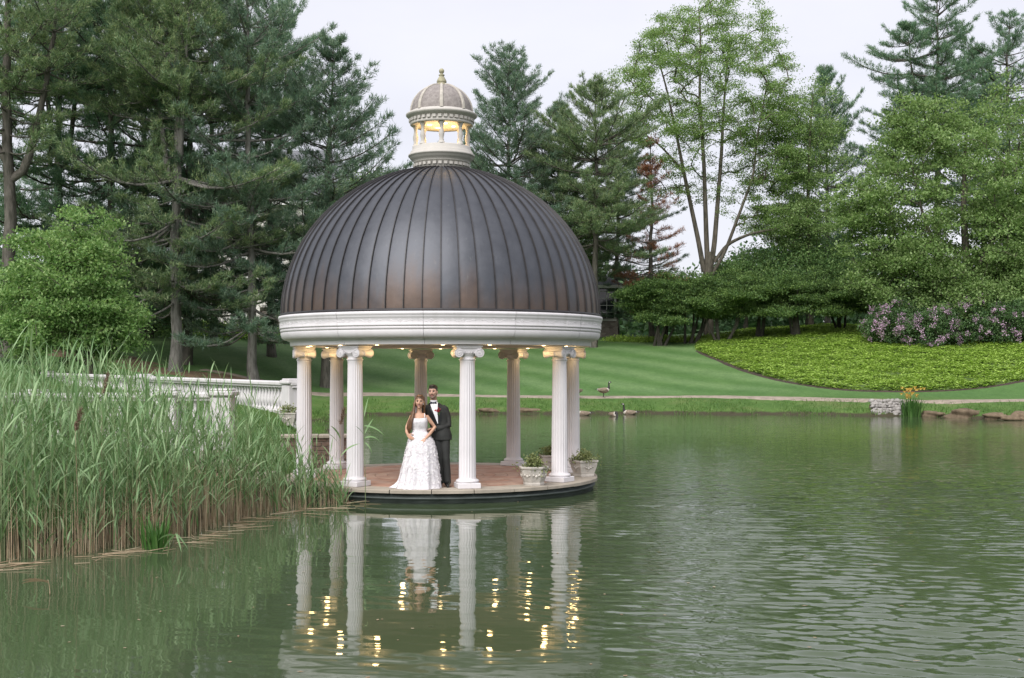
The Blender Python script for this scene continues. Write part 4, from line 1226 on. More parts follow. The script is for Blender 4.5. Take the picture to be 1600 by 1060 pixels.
pts = shell_pts(rg, 150, (0, 0, 2.2), (2.2, 2.0, 1.9), 0.4, -0.9)
broadleaf('bush', 'dark green bush at the left edge of the lawn beside the shrub tree', 'bush', b, [([(0, 0, -0.1), (0, 0, 1.0), (0.1, 0, 2.4)], 0.10, 0.03), ([(0, 0, 0.2), (-0.7, 0, 1.6)], 0.06, 0.03)], pts, L_BEECH, B_LEAFY, 80, 0.28, 0.13, 0.08, 63)

# ---- tall multi-stemmed tree
D1 = 97.0; k1 = FPX / D1
tb = stand(1106, D1)
def loc1(px, py, dy=0.0): return ((px - 1106) / k1, dy, at(px, py, D1).z - tb.z)
mains = [([loc1(1107, 545), loc1(1107, 500), loc1(1106, 440), loc1(1108, 396)], 0.46, 0.36),
         ([loc1(1100, 425), loc1(1092, 380), loc1(1072, 277, 0.6), loc1(1060, 210, 0.9), loc1(1044, 131, 1.2), loc1(1030, 80, 1.4)], 0.22, 0.05),
         ([loc1(1106, 420), loc1(1104, 380), loc1(1098, 257, -0.6), loc1(1090, 158, -1.0), loc1(1091, 60, -1.2), loc1(1088, 20, -1.2)], 0.23, 0.05),
         ([loc1(1110, 420), loc1(1116, 385), loc1(1130, 238, 0.8), loc1(1134, 178, 1.2), loc1(1140, 110, 1.6), loc1(1146, 50, 1.6)], 0.23, 0.05),
         ([loc1(1112, 430), loc1(1132, 396), loc1(1151, 340, -0.8), loc1(1173, 277, -1.2), loc1(1177, 222, -1.4), loc1(1190, 150, -1.5)], 0.16, 0.05),
         ([loc1(1116, 410), loc1(1135, 382), loc1(1167, 368, -1.4), loc1(1205, 362, -1.8), loc1(1246, 352, -2.0)], 0.16, 0.05),
         ([loc1(1068, 265, 0.6), loc1(1035, 228, 0.4), loc1(1002, 205, 0.2), loc1(975, 190, 0)], 0.10, 0.03),
         ([loc1(1058, 205, 0.8), loc1(1025, 150, 1.5), loc1(995, 120, 1.8)], 0.10, 0.03)]
rg = np.random.default_rng(71)
c1 = np.array(loc1(1108, 150)); R = np.array([150 / k1, 6.0, 152 / k1])
pts = shell_pts(rg, 420, c1, R, 0.62, -0.55, 0.12)
pts2 = shell_pts(rg, 150, np.array(loc1(1205, 250)), (58 / k1, 3.5, 85 / k1), 0.35, -1, 0.15)
pts3 = shell_pts(rg, 70, np.array(loc1(1215, 345)), (55 / k1, 3.0, 30 / k1), 0.3, -1, 0.15)
pts4 = shell_pts(rg, 60, np.array(loc1(1120, 110)), (110 / k1, 4.0, 110 / k1), 0.1, -0.6)
pts5 = shell_pts(rg, 120, np.array(loc1(1100, 235)), (118 / k1, 4.5, 105 / k1), 0.3, -1, 0.15)
broadleaf('tall_tree', 'tall airy tree with several bare upswept stems and thin light green leaves', 'tree', tb, mains, np.vstack([pts, pts2, pts3, pts4, pts5]), L_LOCUST, B_LEAFY, 150, 0.33, 0.145, 0.085, 72, flat=0.45, rtip=0.016, lift=0.20, foot=0.50)

# ---- yellow-green tree right of it
D2 = 97.0; k2 = FPX / D2; tb = stand(1262, D2)
def loc2(px, py, dy=0.0): return ((px - 1262) / k2, dy, at(px, py, D2).z - tb.z)
rg = np.random.default_rng(73)
pts = np.vstack([shell_pts(rg, 150, np.array(loc2(1262, 220)), (62 / k2, 3.4, 85 / k2), 0.4, -1, 0.2), shell_pts(rg, 110, np.array(loc2(1248, 350)), (72 / k2, 3.4, 45 / k2), 0.4, -1, 0.2)])
broadleaf('slender_tree', 'loose yellow-green tree between the tall multi-stemmed tree and the big maple', 'tree', tb,
          [([loc2(1268, 545), loc2(1266, 440), loc2(1262, 330), loc2(1265, 220), loc2(1270, 150)], 0.26, 0.05)], pts, L_MAPLE, B_LEAFY, 120, 0.46, 0.16, 0.095, 74, flat=0.4, foot=0.26)

# ---- big maple on the right
D3 = 86.0; k3 = FPX / D3; tb = stand(1520, D3)
def loc3(px, py, dy=0.0): return ((px - 1520) / k3, dy, at(px, py, D3).z - tb.z)
rg = np.random.default_rng(75)
pts = np.vstack([shell_pts(rg, 620, np.array(loc3(1510, 330)), (182 / k3, 6.6, 178 / k3), 0.45, -0.75, 0.17), shell_pts(rg, 150, np.array(loc3(1405, 430)), (92 / k3, 4.5, 72 / k3), 0.35, -1, 0.2),
                 shell_pts(rg, 150, np.array(loc3(1590, 440, -2)), (90 / k3, 4, 65 / k3), 0.35, -1, 0.2), shell_pts(rg, 170, np.array(loc3(1535, 370)), (120 / k3, 4.5, 110 / k3), 0.1, -1, 0.2), shell_pts(rg, 130, np.array(loc3(1520, 478, -4.5)), (105 / k3, 1.6, 38 / k3), 0.2, -1, 0.2), shell_pts(rg, 70, np.array(loc3(1350, 330)), (50 / k3, 3, 55 / k3), 0.3), shell_pts(rg, 60, np.array(loc3(1440, 190)), (60 / k3, 3, 45 / k3), 0.3)])
mains = [([loc3(1520, 560), loc3(1518, 500), loc3(1512, 430), loc3(1505, 330), loc3(1508, 240), loc3(1512, 190)], 0.42, 0.07), ([loc3(1516, 470), loc3(1470, 410), loc3(1440, 330), loc3(1425, 260)], 0.20, 0.05),
         ([loc3(1518, 480), loc3(1570, 420), loc3(1610, 340), loc3(1630, 270)], 0.22, 0.05), ([loc3(1516, 490), loc3(1440, 440), loc3(1380, 420)], 0.15, 0.04), ([loc3(1514, 430, -1), loc3(1560, 330, -2), loc3(1575, 230, -2)], 0.16, 0.05)]
broadleaf('maple_tree', 'big light green maple spreading over the flowering rhododendrons', 'tree', tb, mains, pts, L_MAPLE, B_LEAFY, 105, 0.42, 0.20, 0.13, 76, flat=0.40, rtip=0.012, lift=0.10, foot=0.44)

# ---- smaller broadleaf trees behind
def round_tree(name, label, px, dep, pxc, pyc, rx, rz, mat, seed, n=170, nl=90, L=0.18, W=0.11, sig=0.45):
    tb = stand(px, dep); kk = FPX / dep; rg = np.random.default_rng(seed)
    c = np.array([(pxc - px) / kk, 0, at(0, pyc, dep).z - tb.z])
    pts = shell_pts(rg, n, c, (rx / kk, max(2.0, rx / kk * 0.85), rz / kk), 0.42, -0.9, 0.2)
    return broadleaf(name, label, 'tree', tb, [([(0, 0, -0.2), (0.1, 0, c[2] * 0.4), (c[0] * 0.6, 0, c[2]), (c[0], 0, c[2] + rz / kk * 0.5)], 0.20, 0.05)], pts, mat, B_DARK, nl, sig, L, W, seed + 1, foot=0.2)
round_tree('beech_tree', 'dense mid green tree behind the yews, left of the big maple', 1262, 98, 1258, 432, 92, 62, L_BEECH, 81, 260)
round_tree('round_tree', 'smaller mid green tree behind the yews under the tall multi-stemmed tree', 1165, 99, 1160, 440, 52, 46, L_BEECH, 83, 150)
round_tree('understory_tree', 'green understory tree right of the garden house behind the yews', 1040, 97, 1036, 462, 44, 40, L_BEECH, 85, 140)
round_tree('young_tree', 'pale green tree showing just over the left shoulder of the dome', 560, 86, 562, 340, 62, 68, L_LOCUST, 87, 190)
round_tree('birch_tree', 'light green tree behind the right shoulder of the dome, low between the pines', 890, 104, 895, 400, 55, 75, L_LOCUST, 89, 150)
round_tree('holly_tree', 'deep green bushy tree in the shade behind the thick-trunked lawn pine', 235, 80, 230, 470, 85, 60, L_BEECH, 91, 200)
round_tree('laurel_tree', 'deep green bushy tree in the shade at the left edge behind the pines', 40, 84, 45, 470, 90, 70, L_BEECH, 93, 200)

# ---- yews with exposed stems
yews = [(1030, 'leftmost'), (1078, 'second'), (1130, 'third'), (1186, 'fourth'), (1243, 'fifth'), (1312, 'sixth')]
yl = ['spreading dark yew nearest the garden house at the top of the lawn', 'spreading dark yew second from the garden house, its skirt low to the ground', 'spreading dark yew with a slanting stem above the tip of the groundcover bed',
      'spreading dark yew with two leaning stems beside the gap to the drive', 'spreading dark yew with a thick straight stem near the lit lantern', 'spreading dark yew nearest the rhododendrons, right end of the row']
for i, ((px, _), lab) in enumerate(zip(yews, yl)):
    dep = 90.5 + 1.5 * (i % 2); tb = stand(px, dep); kk = FPX / dep; rg = np.random.default_rng(100 + i)
    zc = at(0, 474, dep).z - tb.z; w = (44 if i == 0 else 52) / kk
    pts = np.vstack([shell_pts(rg, 100, (0, 0, zc + 0.15 + (0.3 if i in (2, 3, 4) else 0)), (w * 1.12, w * 0.9, 1.9), 0.45, -0.5, 0.2)] +
                    [np.array([x, y, z]) + rg.normal(size=(16, 3)) * np.array([0.55, 0.5, 0.10]) for x, y, z in zip(rg.uniform(-w * 1.2, w * 1.2, 9), rg.uniform(-w, 0.4 * w, 9), zc + rg.uniform(-1.5 if i < 2 else -0.9, 1.6, 9))])
    mains = []
    for q in range(5):
        x = rg.uniform(-0.9, 0.9) * (1 if i != 4 else 0.6); a = rg.uniform(-1.2, 1.2)
        r = 0.13 if not (i == 4 and q == 0) else 0.42
        mains.append(([(x * 0.5, 0, -0.25), (x * 0.6 + a * 0.25, -0.1, 0.5), (x + a * 0.7, -0.2, 1.2), (x + a, 0, zc)], r, 0.05))
    broadleaf('yew', lab, 'yew', tb, mains, pts, L_YEW, B_DARK, 165, 0.30, 0.15, 0.075, 110 + i, 'yews along the top of the lawn', flat=0.35, up=0.9)
# hedge strip and ground greens at the top of the lawn
def leafy_strip(name, label, cat, P, w, h, n, L, W, mat, seed, kind='stuff'):
    rng = np.random.default_rng(seed); P = [np.array(p[:2]) for p in P]
    C = []
    tot = sum(np.linalg.norm(b - a) for a, b in zip(P[:-1], P[1:]))
    for a, b in zip(P[:-1], P[1:]):
        m = int(n * np.linalg.norm(b - a) / tot); t = rng.uniform(size=(m, 1)); q = a + (b - a) * t
        q = q + rng.uniform(-w / 2, w / 2, (m, 2)); z = zg(q[:, 0], q[:, 1]) + h * rng.uniform(0.05, 1, m) ** 0.6 * (0.85 + 0.15 * np.sin(q[:, 0] * 1.7))
        C.append(np.column_stack([q, z]))
    V, F = clump_leaves(rng, np.vstack(C), 6, 0.10, L, W, 0.8)
    return props(mesh_np(name, V, F, mat), label, cat, kind=kind)
leafy_strip('hedge_greens', 'strip of bright green low planting behind the lawn pines', 'groundcover', [stand(262, 84), stand(330, 86), stand(420, 84)], 4.0, 0.75, 1600, 0.18, 0.11, L_BED, 5)
leafy_strip('border_greens', 'strip of bright green groundcover under the yews', 'groundcover', [stand(955, 95), stand(1060, 94), stand(1200, 94), stand(1330, 91)], 1.6, 0.22, 2600, 0.16, 0.10, L_BED, 6)

# ---- rhododendrons
rl = ['flowering lavender rhododendron at the left end, against the groundcover', 'flowering lavender rhododendron second from the groundcover tip', 'dark rhododendron with few lavender flowers under the maple limbs', 'dark rhododendron with scattered flowers near the right edge', 'rhododendron cut by the right edge of the picture']
for i, (px, dep, w, h) in enumerate(((1396, 83, 1.85, 1.45), (1455, 80.5, 1.8, 1.2), (1515, 81, 2.0, 1.5), (1572, 79.5, 1.9, 1.4), (1625, 80, 2.1, 1.5))):
    tb = stand(px, dep); rg = np.random.default_rng(130 + i)
    pts = np.vstack([shell_pts(rg, 150, (0, 0, h * 0.95), (w, w * 0.9, h * 1.05), 0.5, -0.85, 0.2)])
    t = broadleaf('rhododendron', rl[i], 'rhododendron', tb, [([(0, 0, -0.15), (x, 0, 0.3), (x * 1.6, 0, 0.8), (x * 2.4, 0, 1.6)], 0.07, 0.03) for x in (-0.5, -0.1, 0.4)], pts, L_RHODO, B_DARK, 70, 0.24, 0.17, 0.065, 140 + i, 'rhododendrons under the maple', flat=0.6)
    nf = (115, 85, 45, 45, 40)[i]
    fp = shell_pts(rg, nf, (0, -0.1, h * 0.9), (w * 1.04, w * 0.97, h * 1.08), 0.95, -0.6, 0.2); fp = fp[fp[:, 1] < 0.9]
    V, F = clump_leaves(rg, fp, 30, 0.085, 0.11, 0.085, 0.3)
    props(mesh_np('blossom', V, F, L_FLOWER, t), kind='stuff')

# ---- far woods, one mass closing the view
rg = np.random.default_rng(150)
n = 6200
ang = rg.uniform(-0.62, 0.62, n); dist = rg.uniform(128, 165, n)
x = np.sin(ang) * dist; y = np.cos(ang) * dist
top = 6.5 + 2.6 * np.sin(x * 0.21 + 1) + 1.6 * np.sin(x * 0.53 + y * 0.1) + (dist - 128) * 0.06
z = zg(x, y) + top * rg.uniform(0.0, 1, n) ** 1.0 - 0.3
V, F = clump_leaves(rg, np.column_stack([x, y, z]), 18, 0.95, 0.75, 0.5, 0.6, 0.7)
props(mesh_np('far_woods', V, F, L_WOODS), 'distant green woodland behind the pines', 'woodland', kind='stuff')

# ------------------------------------------------------------------ reeds
def reed_arrays(rng, X, Y, Z0, Hh, leafy=True, lean=0.06, stalk_r=0.0065):
    """stems as tapered three-sided tubes, arching blade leaves as strips"""
    n = len(X)
    a = rng.uniform(0, 6.28, n); ln = np.abs(rng.normal(size=n)) * lean * Hh
    base = np.column_stack([X, Y, Z0]); ax = np.column_stack([np.cos(a), np.sin(a)])
    def stem(t):
        t = np.asarray(t)
        return base + np.column_stack([ax * (ln * t ** 2)[:, None] if t.ndim else ax * (ln * t ** 2)[:, None], Hh * t])
    ks = np.linspace(0, 1, 5); S_ = [stem(np.full(n, k)) for k in ks]
    P0 = np.vstack(S_[:-1]); P1 = np.vstack(S_[1:])
    R = np.concatenate([np.full(n, stalk_r * (1 - 0.75 * k)) for k in ks[:-1]]); R2 = np.concatenate([np.full(n, stalk_r * (1 - 0.75 * k)) for k in ks[1:]])
    SV, SF = tubes_np(P0, P1, R, R2, 3)
    LV = LF = None
    if leafy:
        nl = 9; allV = []; 
        for q in range(nl):
            t = np.clip(0.20 + 0.80 * (q + rng.uniform(0, 0.8, n)) / nl, 0, 1)
            o = stem(t)
            az = rng.uniform(0, 6.28, n)
            L = rng.uniform(0.30, 0.62, n) * (1.1 - 0.35 * t) * np.clip(Hh / 2.0, 0.7, 1.15); W = rng.uniform(0.016, 0.030, n)
            el = rng.uniform(0.75, 1.25, n) + 0.2 * (t > 0.85); droop = rng.uniform(0.3, 1.5, n) * (1.15 - 0.6 * t)
            h = np.column_stack([np.cos(az), np.sin(az), 0 * az]); sd = np.column_stack([-np.sin(az), np.cos(az), 0 * az])
            tw = rng.normal(size=n) * 0.5; sd = sd * np.cos(tw)[:, None] + np.array([0, 0, 1.0]) * np.sin(tw)[:, None]
            pts = [o]; e = el.copy(); p = o
            for s in range(4):
                p = p + (h * np.cos(e)[:, None] + np.array([0, 0, 1.0]) * np.sin(e)[:, None]) * (L / 4)[:, None]
                pts.append(p); e = e - droop / 4 * (0.4 + 0.45 * s)
            wd = [0.5, 1.0, 0.9, 0.6, 0.08]
            rows = np.stack([np.stack([pp - sd * (W * w_ / 2)[:, None], pp + sd * (W * w_ / 2)[:, None]], 1) for pp, w_ in zip(pts, wd)], 1)   # n,5,2,3
            allV.append(rows.reshape(n, 10, 3))
        LV = np.concatenate(allV, 0); m = len(LV)
        f = np.array([[2 * s, 2 * s + 1, 2 * s + 3, 2 * s + 2] for s in range(4)])
        LF = (np.arange(m) * 10)[:, None, None] + f[None]
        LV = LV.reshape(-1, 3); LF = LF.reshape(-1, 4)
    return SV, SF, LV, LF
REED = np.array([(-15, 13.9), (-9.5, 13.9), (-6.9, 14.3), (-5.6, 15.0), (-4.75, 16.0), (-4.35, 17.4), (-4.15, 18.7), (-3.9, 19.6), (-3.3, 20.25), (-2.78, 20.75), (-2.85, 21.15), (-3.7, 21.75), (-4.35, 22.6), (-5.6, 23.3), (-9, 23.6), (-15, 23.6)])
rg = np.random.default_rng(160)
def reed_fill(n, rng):
    x = rng.uniform(-11.5, -2.7, n); y = rng.uniform(13.8, 23.6, n)
    ok = in_poly(REED, x, y); return x[ok], y[ok]
x, y = reed_fill(4300, rg)
# keep those the camera can plausibly see, thin out toward the back, open a little near the pavilion
ok = (x / y > -0.52) & (rg.uniform(size=len(x)) < np.clip(1.18 - (y - 15 - np.clip((x + 6) * 1.4, 0, 6)) / 7.0, 0.25, 1))
x, y = x[ok], y[ok]
def reed_h(x, y, rng):
    h = np.interp(x, [-10, -6.4, -5.2, -4.6, -4.0, -3.3, -2.7], [2.45, 2.45, 2.35, 2.05, 1.75, 1.40, 1.15])
    clump = 0.5 + 0.5 * np.sin(x * 2.3 + 1.1 * np.sin(y * 1.7)) * np.sin(y * 1.9 + 0.4)
    return h * (0.72 + 0.22 * clump) * rng.uniform(0.55, 1.12, len(x))
h = reed_h(x, y, rg)
z0 = np.minimum(zg(x, y), 0.3) - 0.05; z0 = np.maximum(z0, -0.25)
SV, SF, LV, LF = reed_arrays(rg, x, y, z0, h)
rs1 = props(mesh_np('reed_stalks', SV, SF, L_GSTALK), 'mass of green reed stalks at the left edge of the pond', 'reeds', kind='stuff')
props(mesh_np('reed_leaves', LV, LF, L_REED), 'long arching reed leaves filling the left edge of the pond', 'reeds', kind='stuff')
# bare tan stalks in the front rows
n = 1900; t = rg.uniform(0, 1, n); fr = REED[1:11]; seg = np.concatenate([[0], np.cumsum(np.linalg.norm(np.diff(fr, axis=0), axis=1))]); s = t * seg[-1]
fx = np.interp(s, seg, fr[:, 0]); fy = np.interp(s, seg, fr[:, 1]); off = np.abs(rg.normal(size=n)) * 0.55
x = fx - off * 0.45 + rg.normal(size=n) * 0.08; y = fy + off * 0.9 + rg.normal(size=n) * 0.08
hh = reed_h(x, y, rg) * rg.uniform(0.12, 0.62, n)
SV, SF, _, _ = reed_arrays(rg, x, y, np.full(n, -0.12), hh, False, 0.05, 0.006)
props(mesh_np('dry_reed_stalks', SV, SF, L_STALK), 'dry tan stalks standing in the water at the foot of the reeds', 'reeds', kind='stuff')
# broken straw lying on the water in front of them
n = 150; s = rg.uniform(0, 1, n) ** 1.9 * seg[-1]
x = np.interp(s, seg, fr[:, 0]) + np.abs(rg.normal(size=n)) * 0.28 * (1 - s / seg[-1] * 0.6) + rg.normal(size=n) * 0.15; y = np.interp(s, seg, fr[:, 1]) - np.abs(rg.normal(size=n)) * 0.42 * (1 - s / seg[-1] * 0.6)
a = rg.normal(size=n) * 0.5 + 0.15; L = rg.uniform(0.12, 0.6, n)
P0 = np.column_stack([x, y, rg.uniform(0.002, 0.02, n)]); P1 = P0 + np.column_stack([np.cos(a) * L, np.sin(a) * L, rg.uniform(-0.01, 0.03, n)])
V, F = tubes_np(P0, P1, np.full(n, 0.006), np.full(n, 0.003), 4)
props(mesh_np('floating_straw', V, F, L_STALK), 'broken reed straw floating along the edge of the reeds', 'straw', kind='stuff')

# a few single plants that stand out
def one_reed(label, base, H, lean_v, leaves, mat=L_REED, smat=L_GSTALK, seed=0):
    rng = np.random.default_rng(seed); t = thing('reed', label, 'reed', base)
    K = 7; st_ = [Vector((lean_v[0] * (k / K) ** 2, lean_v[1] * (k / K) ** 2, H * k / K)) for k in range(K + 1)]
    MB().tube(st_, [0.007 * (1 - 0.6 * k / K) for k in range(K + 1)], 5).build('stalk', smat, t)
    for (tt_, az, L, el, dr) in leaves:
        i = min(K - 1, int(tt_ * K)); p = st_[i].lerp(st_[i + 1], tt_ * K - i); e = el; h = Vector((math.cos(az), math.sin(az), 0)); sd = Vector((-math.sin(az) * 0.6, math.cos(az) * 0.6, 0.8)).normalized()
        V = []; F = []
        for s_ in range(7):
            w = 0.016 * (0.4, 0.9, 1.0, 0.95, 0.8, 0.5, 0.08)[s_]
            V += [p - sd * w, p + sd * w]
            p = p + (h * math.cos(e) + Vector((0, 0, math.sin(e)))) * L / 6; e -= dr / 6
        for s_ in range(6): F.append((2 * s_, 2 * s_ + 1, 2 * s_ + 3, 2 * s_ + 2))
        MB().add(V, F, 0, True).build('leaf', mat, t)
    return t
one_reed('single thin reed with drooping leaves in front of the left front column', at(571, 795, 20.2).xy.to_3d() + Vector((0, 0, -0.05)), 1.72, (-0.03, 0.0), [(0.70, 0.4, 0.30, 0.4, 1.6), (0.72, 2.7, 0.24, 1.0, 0.6), (0.74, 0.9, 0.32, 1.0, 0.3), (0.82, 0.1, 0.38, -0.1, 0.9), (0.9, 1.2, 0.36, 1.2, 0.2), (0.66, -0.2, 0.25, -0.6, 1.0)], seed=1)
def seed_reed(label, base, H, lean_v, seed):
    t = one_reed(label, base, H, lean_v, [(0.6, 0.5, 0.42, 0.9, 0.9), (0.7, 2.6, 0.40, 1.0, 0.8), (0.8, 4.2, 0.36, 1.0, 0.7)], L_REED, L_STALK, seed)
    rng = np.random.default_rng(seed); c = np.column_stack([lean_v[0] + rng.normal(size=26) * 0.012 + np.linspace(0, 0.07, 26), lean_v[1] + rng.normal(size=26) * 0.012, np.linspace(H - 0.06, H + 0.20, 26)])
    D = rng.normal(size=(26 * 9, 3)) * 0.5 + np.array([0.5, 0, 0.8]); C = np.repeat(c, 9, 0)
    V, F = needle_tris(C, D, rng.uniform(0.05, 0.10, len(C)), np.full(len(C), 0.008), rng)
    mesh_np('seed_head', V, F, L_PLUME, t)
seed_reed('reed with a brown seed plume near the end post of the long balustrade', at(157, 850, 16.6).xy.to_3d() + Vector((0, 0, -0.1)), 2.12, (0.03, 0), 31)
seed_reed('reed with a brown seed plume halfway up the left side of the bed', at(122, 860, 15.6).xy.to_3d() + Vector((0, 0, -0.1)), 1.68, (-0.04, 0), 32)
seed_reed('reed with a brown seed plume before the back left column', at(533, 790, 21.0).xy.to_3d() + Vector((0, 0, -0.1)), 1.50, (-0.02, 0), 33)
one_reed('broken reed bent down into the water in front of the bed', at(262, 872, 15.0).xy.to_3d(), 0.32, (0.12, -0.05), [(0.95, 2.9, 0.30, -0.7, 0.5), (0.97, 0.2, 0.26, -0.8, 0.4), (0.96, -0.6, 0.24, -1.0, 0.3), (0.9, 3.4, 0.22, 0.2, 1.2)], seed=2)
one_reed('pale broken reed stub standing in the water at the lower left', at(78, 935, 12.6).xy.to_3d(), 0.16, (-0.02, 0), [(0.9, 3.0, 0.3, 0.1, 0.5), (0.8, 2.8, 0.34, 0.25, 0.6)], L_STALK, L_STALK, seed=3)
def blade_clump(name, label, cat, base, n, H, W, mat, seed, spread=0.18, group=None):
    rng = np.random.default_rng(seed); t = thing(name, label, cat, base, 0, group)
    az = rng.uniform(0, 6.28, n); r = rng.uniform(0, spread, n); hh = H * rng.uniform(0.55, 1.05, n)
    o = np.column_stack([np.cos(az) * r, np.sin(az) * r, np.full(n, -0.1)]); az2 = az + rng.normal(size=n) * 0.5
    hdir = np.column_stack([np.cos(az2), np.sin(az2), 0 * az]); sd = np.column_stack([-np.sin(az2), np.cos(az2), 0 * az])
    rows = []; p = o; e = rng.uniform(1.25, 1.52, n); dr = np.abs(rng.normal(size=n)) * 0.5
    for s_ in range(6):
        w = W * (0.9, 1.0, 0.95, 0.8, 0.5, 0.06)[s_]
        rows.append(np.stack([p - sd * w / 2, p + sd * w / 2], 1)); p = p + (hdir * np.cos(e)[:, None] + np.array([0, 0, 1.0]) * np.sin(e)[:, None]) * (hh / 5)[:, None]; e = e - dr / 5 * s_ * 0.6
    V = np.stack(rows, 1).reshape(-1, 3); f = np.array([[2 * s_, 2 * s_ + 1, 2 * s_ + 3, 2 * s_ + 2] for s_ in range(5)])
    F = ((np.arange(n) * 12)[:, None, None] + f[None]).reshape(-1, 4)
    props(mesh_np('blades', V, F, mat, t), kind='stuff')
    return t
blade_clump('iris_plant', 'bright green iris-like clump without flowers at the front of the reeds', 'plant', at(243, 845, 15.8).xy.to_3d(), 46, 0.62, 0.032, L_IRIS, 171)
ti = blade_clump('iris_plant', 'clump of yellow irises in bloom beside the little stone wall', 'plant', (at(1424, 651, 56.3).x, 56.3, 0.0), 170, 1.05, 0.06, L_IRIS, 172, 0.42)
rg = np.random.default_rng(173)
for i in range(24):
    a, r = rg.uniform(0, 6.28), rg.uniform(0, 0.62); hgt = rg.uniform(0.85, 1.32)
    mb = MB()
    for q in range(6):
        an = q * 1.05 + rg.uniform(-0.2, 0.2); up = 0.06 if q % 2 else -0.02
        x0 = Vector((math.cos(an), math.sin(an), 0)); sd = Vector((-math.sin(an), math.cos(an), 0)) * 0.045
        mb.add([(0, 0, 0), x0 * 0.05 + sd + Vector((0, 0, up)), x0 * 0.115 + Vector((0, 0, up - 0.015)), x0 * 0.05 - sd + Vector((0, 0, up))], [(0, 1, 2, 3)])
    mb.build('flower', L_YELLOW, ti, (math.cos(a) * r, math.sin(a) * r * 0.8, hgt))

# grass tufts along the far bank and on the lawn terrace at the left
def grass(name, label, X, Y, hmin, hmax, w, mat, seed, kz=0.0):
    rng = np.random.default_rng(seed); n = len(X)
    C = np.column_stack([X, Y, zg(X, Y) - 0.02]); D = rng.normal(size=(n, 3)) * 0.38; D[:, 2] = 1
    V, F = needle_tris(C, D, rng.uniform(hmin, hmax, n), np.full(n, w) * rng.uniform(0.7, 1.3, n), rng)
    return props(mesh_np(name, V, F, mat), label, 'grass', kind='stuff')
rg = np.random.default_rng(180)
n = 90000; x = rg.uniform(-9, 30, n); y = rg.uniform(48, 64, n); s = shore_dist(x, y)
pk = (s > -0.35) & (s < 3.4) & (rg.uniform(size=n) < np.clip(1.1 - np.clip(s, 0, 9) * 0.26, 0.12, 1)) & (np.sin(x * 1.9) * np.sin(x * 0.53 + 1) + rg.normal(size=n) * 0.4 > -0.45)
grass('bank_grass', 'rough grass fringing the far bank of the pond', x[pk], y[pk], 0.06, 0.20, 0.035, L_GRASS, 181)
n = 52000; x = rg.uniform(-16, -4.3, n); y = rg.uniform(24, 44, n); s = shore_dist(x, y)
pk = (s > 0.0)
grass('terrace_grass', 'grass of the lawn beside the walkway left of the pavilion', x[pk], y[pk], 0.06, 0.16, 0.014, L_GRASS, 182)

# ------------------------------------------------------------------ stones, banks
def rock_mesh(name, seed, mat, s=(1, 1, 1), n=(10, 7), rough=0.25):
    rr = random.Random(seed); ph = [rr.uniform(0, 6.28) for _ in range(6)]
    def fn(p):
        f = 1 + rough * (math.sin(p.x * 3.1 + ph[0]) * math.sin(p.y * 2.7 + ph[1]) + 0.6 * math.sin(p.z * 4.3 + ph[2] + p.x * 2)) + rough * 0.3 * math.sin(p.x * 9 + ph[3]) * math.sin(p.y * 8 + ph[4])
        return p * f
    return MB().ball((0, 0, 0), s, n[0], n[1], 0, fn).mesh(name, mat)
wc = Vector((at(1391, 650, 57.0).x, 57.0, 0.0))
sp_ = thing('stone_pile_wall', 'little dry wall of pale stones at the water line beside the yellow irises', 'stone wall', (wc.x, wc.y, -0.1))
st_me = [rock_mesh('stone', 200 + i, M_ROCK, (0.15, 0.13, 0.09), (8, 5)) for i in range(4)]
rs = random.Random(8)
for r in range(7):
    for i in range(10):
        o = link(bpy.data.objects.new('stone', st_me[rs.randrange(4)]), sp_)
        o.location = (-0.70 + i * 0.155 + 0.07 * (r % 2) + rs.uniform(-0.03, 0.03), 0.10 * r + rs.uniform(-0.03, 0.05), 0.02 + r * 0.125 + rs.uniform(-0.02, 0.02)); o.rotation_euler = (rs.uniform(-0.4, 0.4), rs.uniform(-0.4, 0.4), rs.uniform(0, 6.28)); f = rs.uniform(0.75, 1.2); o.scale = (f, f, f)
MB().box((0, 0.72, 0.20), (1.4, 0.5, 0.8)).build('earth_core', M_EARTH, sp_)
bl = [(1462, 651, 0.55, 0.30, 'brown boulder at the water line just right of the yellow irises'), (1513, 653, 1.0, 0.42, 'largest brown boulder on the right-hand bank, with weeds in front'), (1560, 655, 0.75, 0.32, 'reddish brown boulder between the largest one and the right edge'),
      (1594, 657, 0.8, 0.34, 'reddish brown boulder at the right edge of the picture'), (820, 643, 0.95, 0.30, 'brown eroded rock on the bank seen between two right columns'), (768, 641, 0.8, 0.30, 'brown eroded rock on the bank just right of the front column'), (646, 646, 1.1, 0.16, 'flat dark rock shelf at the water line behind the couple')]
for i, (px, py, w, h, lab) in enumerate(bl):
    g = on_ground(px, py - 1, 40, 80); o = link(bpy.data.objects.new('boulder', rock_mesh('boulder', 230 + i, M_EARTH, (w * 0.95, 0.4, h * 0.62), (22, 12), 0.30)))
    o.location = (g.x, g.y + 0.1, 0.02 + h * 0.22); props(o, lab, 'boulder', 'boulders along the far bank')

# specks of pollen and petals drifting on the pond
n = 420; x = rg.uniform(-9, 14, n); y = 9 + rg.uniform(0, 1, n) ** 1.6 * 38; ok = shore_dist(x, y) < -0.3
x, y = x[ok], y[ok]; n = len(x); a = rg.uniform(0, 6.28, n)
C = np.column_stack([x, y, np.full(n, 0.004)]); D = np.column_stack([np.cos(a), np.sin(a), 0 * a])
V, F = leaf_quads(C, D, np.tile([0, 0, 1.0], (n, 1)), rg.uniform(0.025, 0.075, n), rg.uniform(0.02, 0.04, n))
props(mesh_np('floating_petals', V, F, L_STALK), 'scattered pale specks and petals floating on the pond', 'petals', kind='stuff')

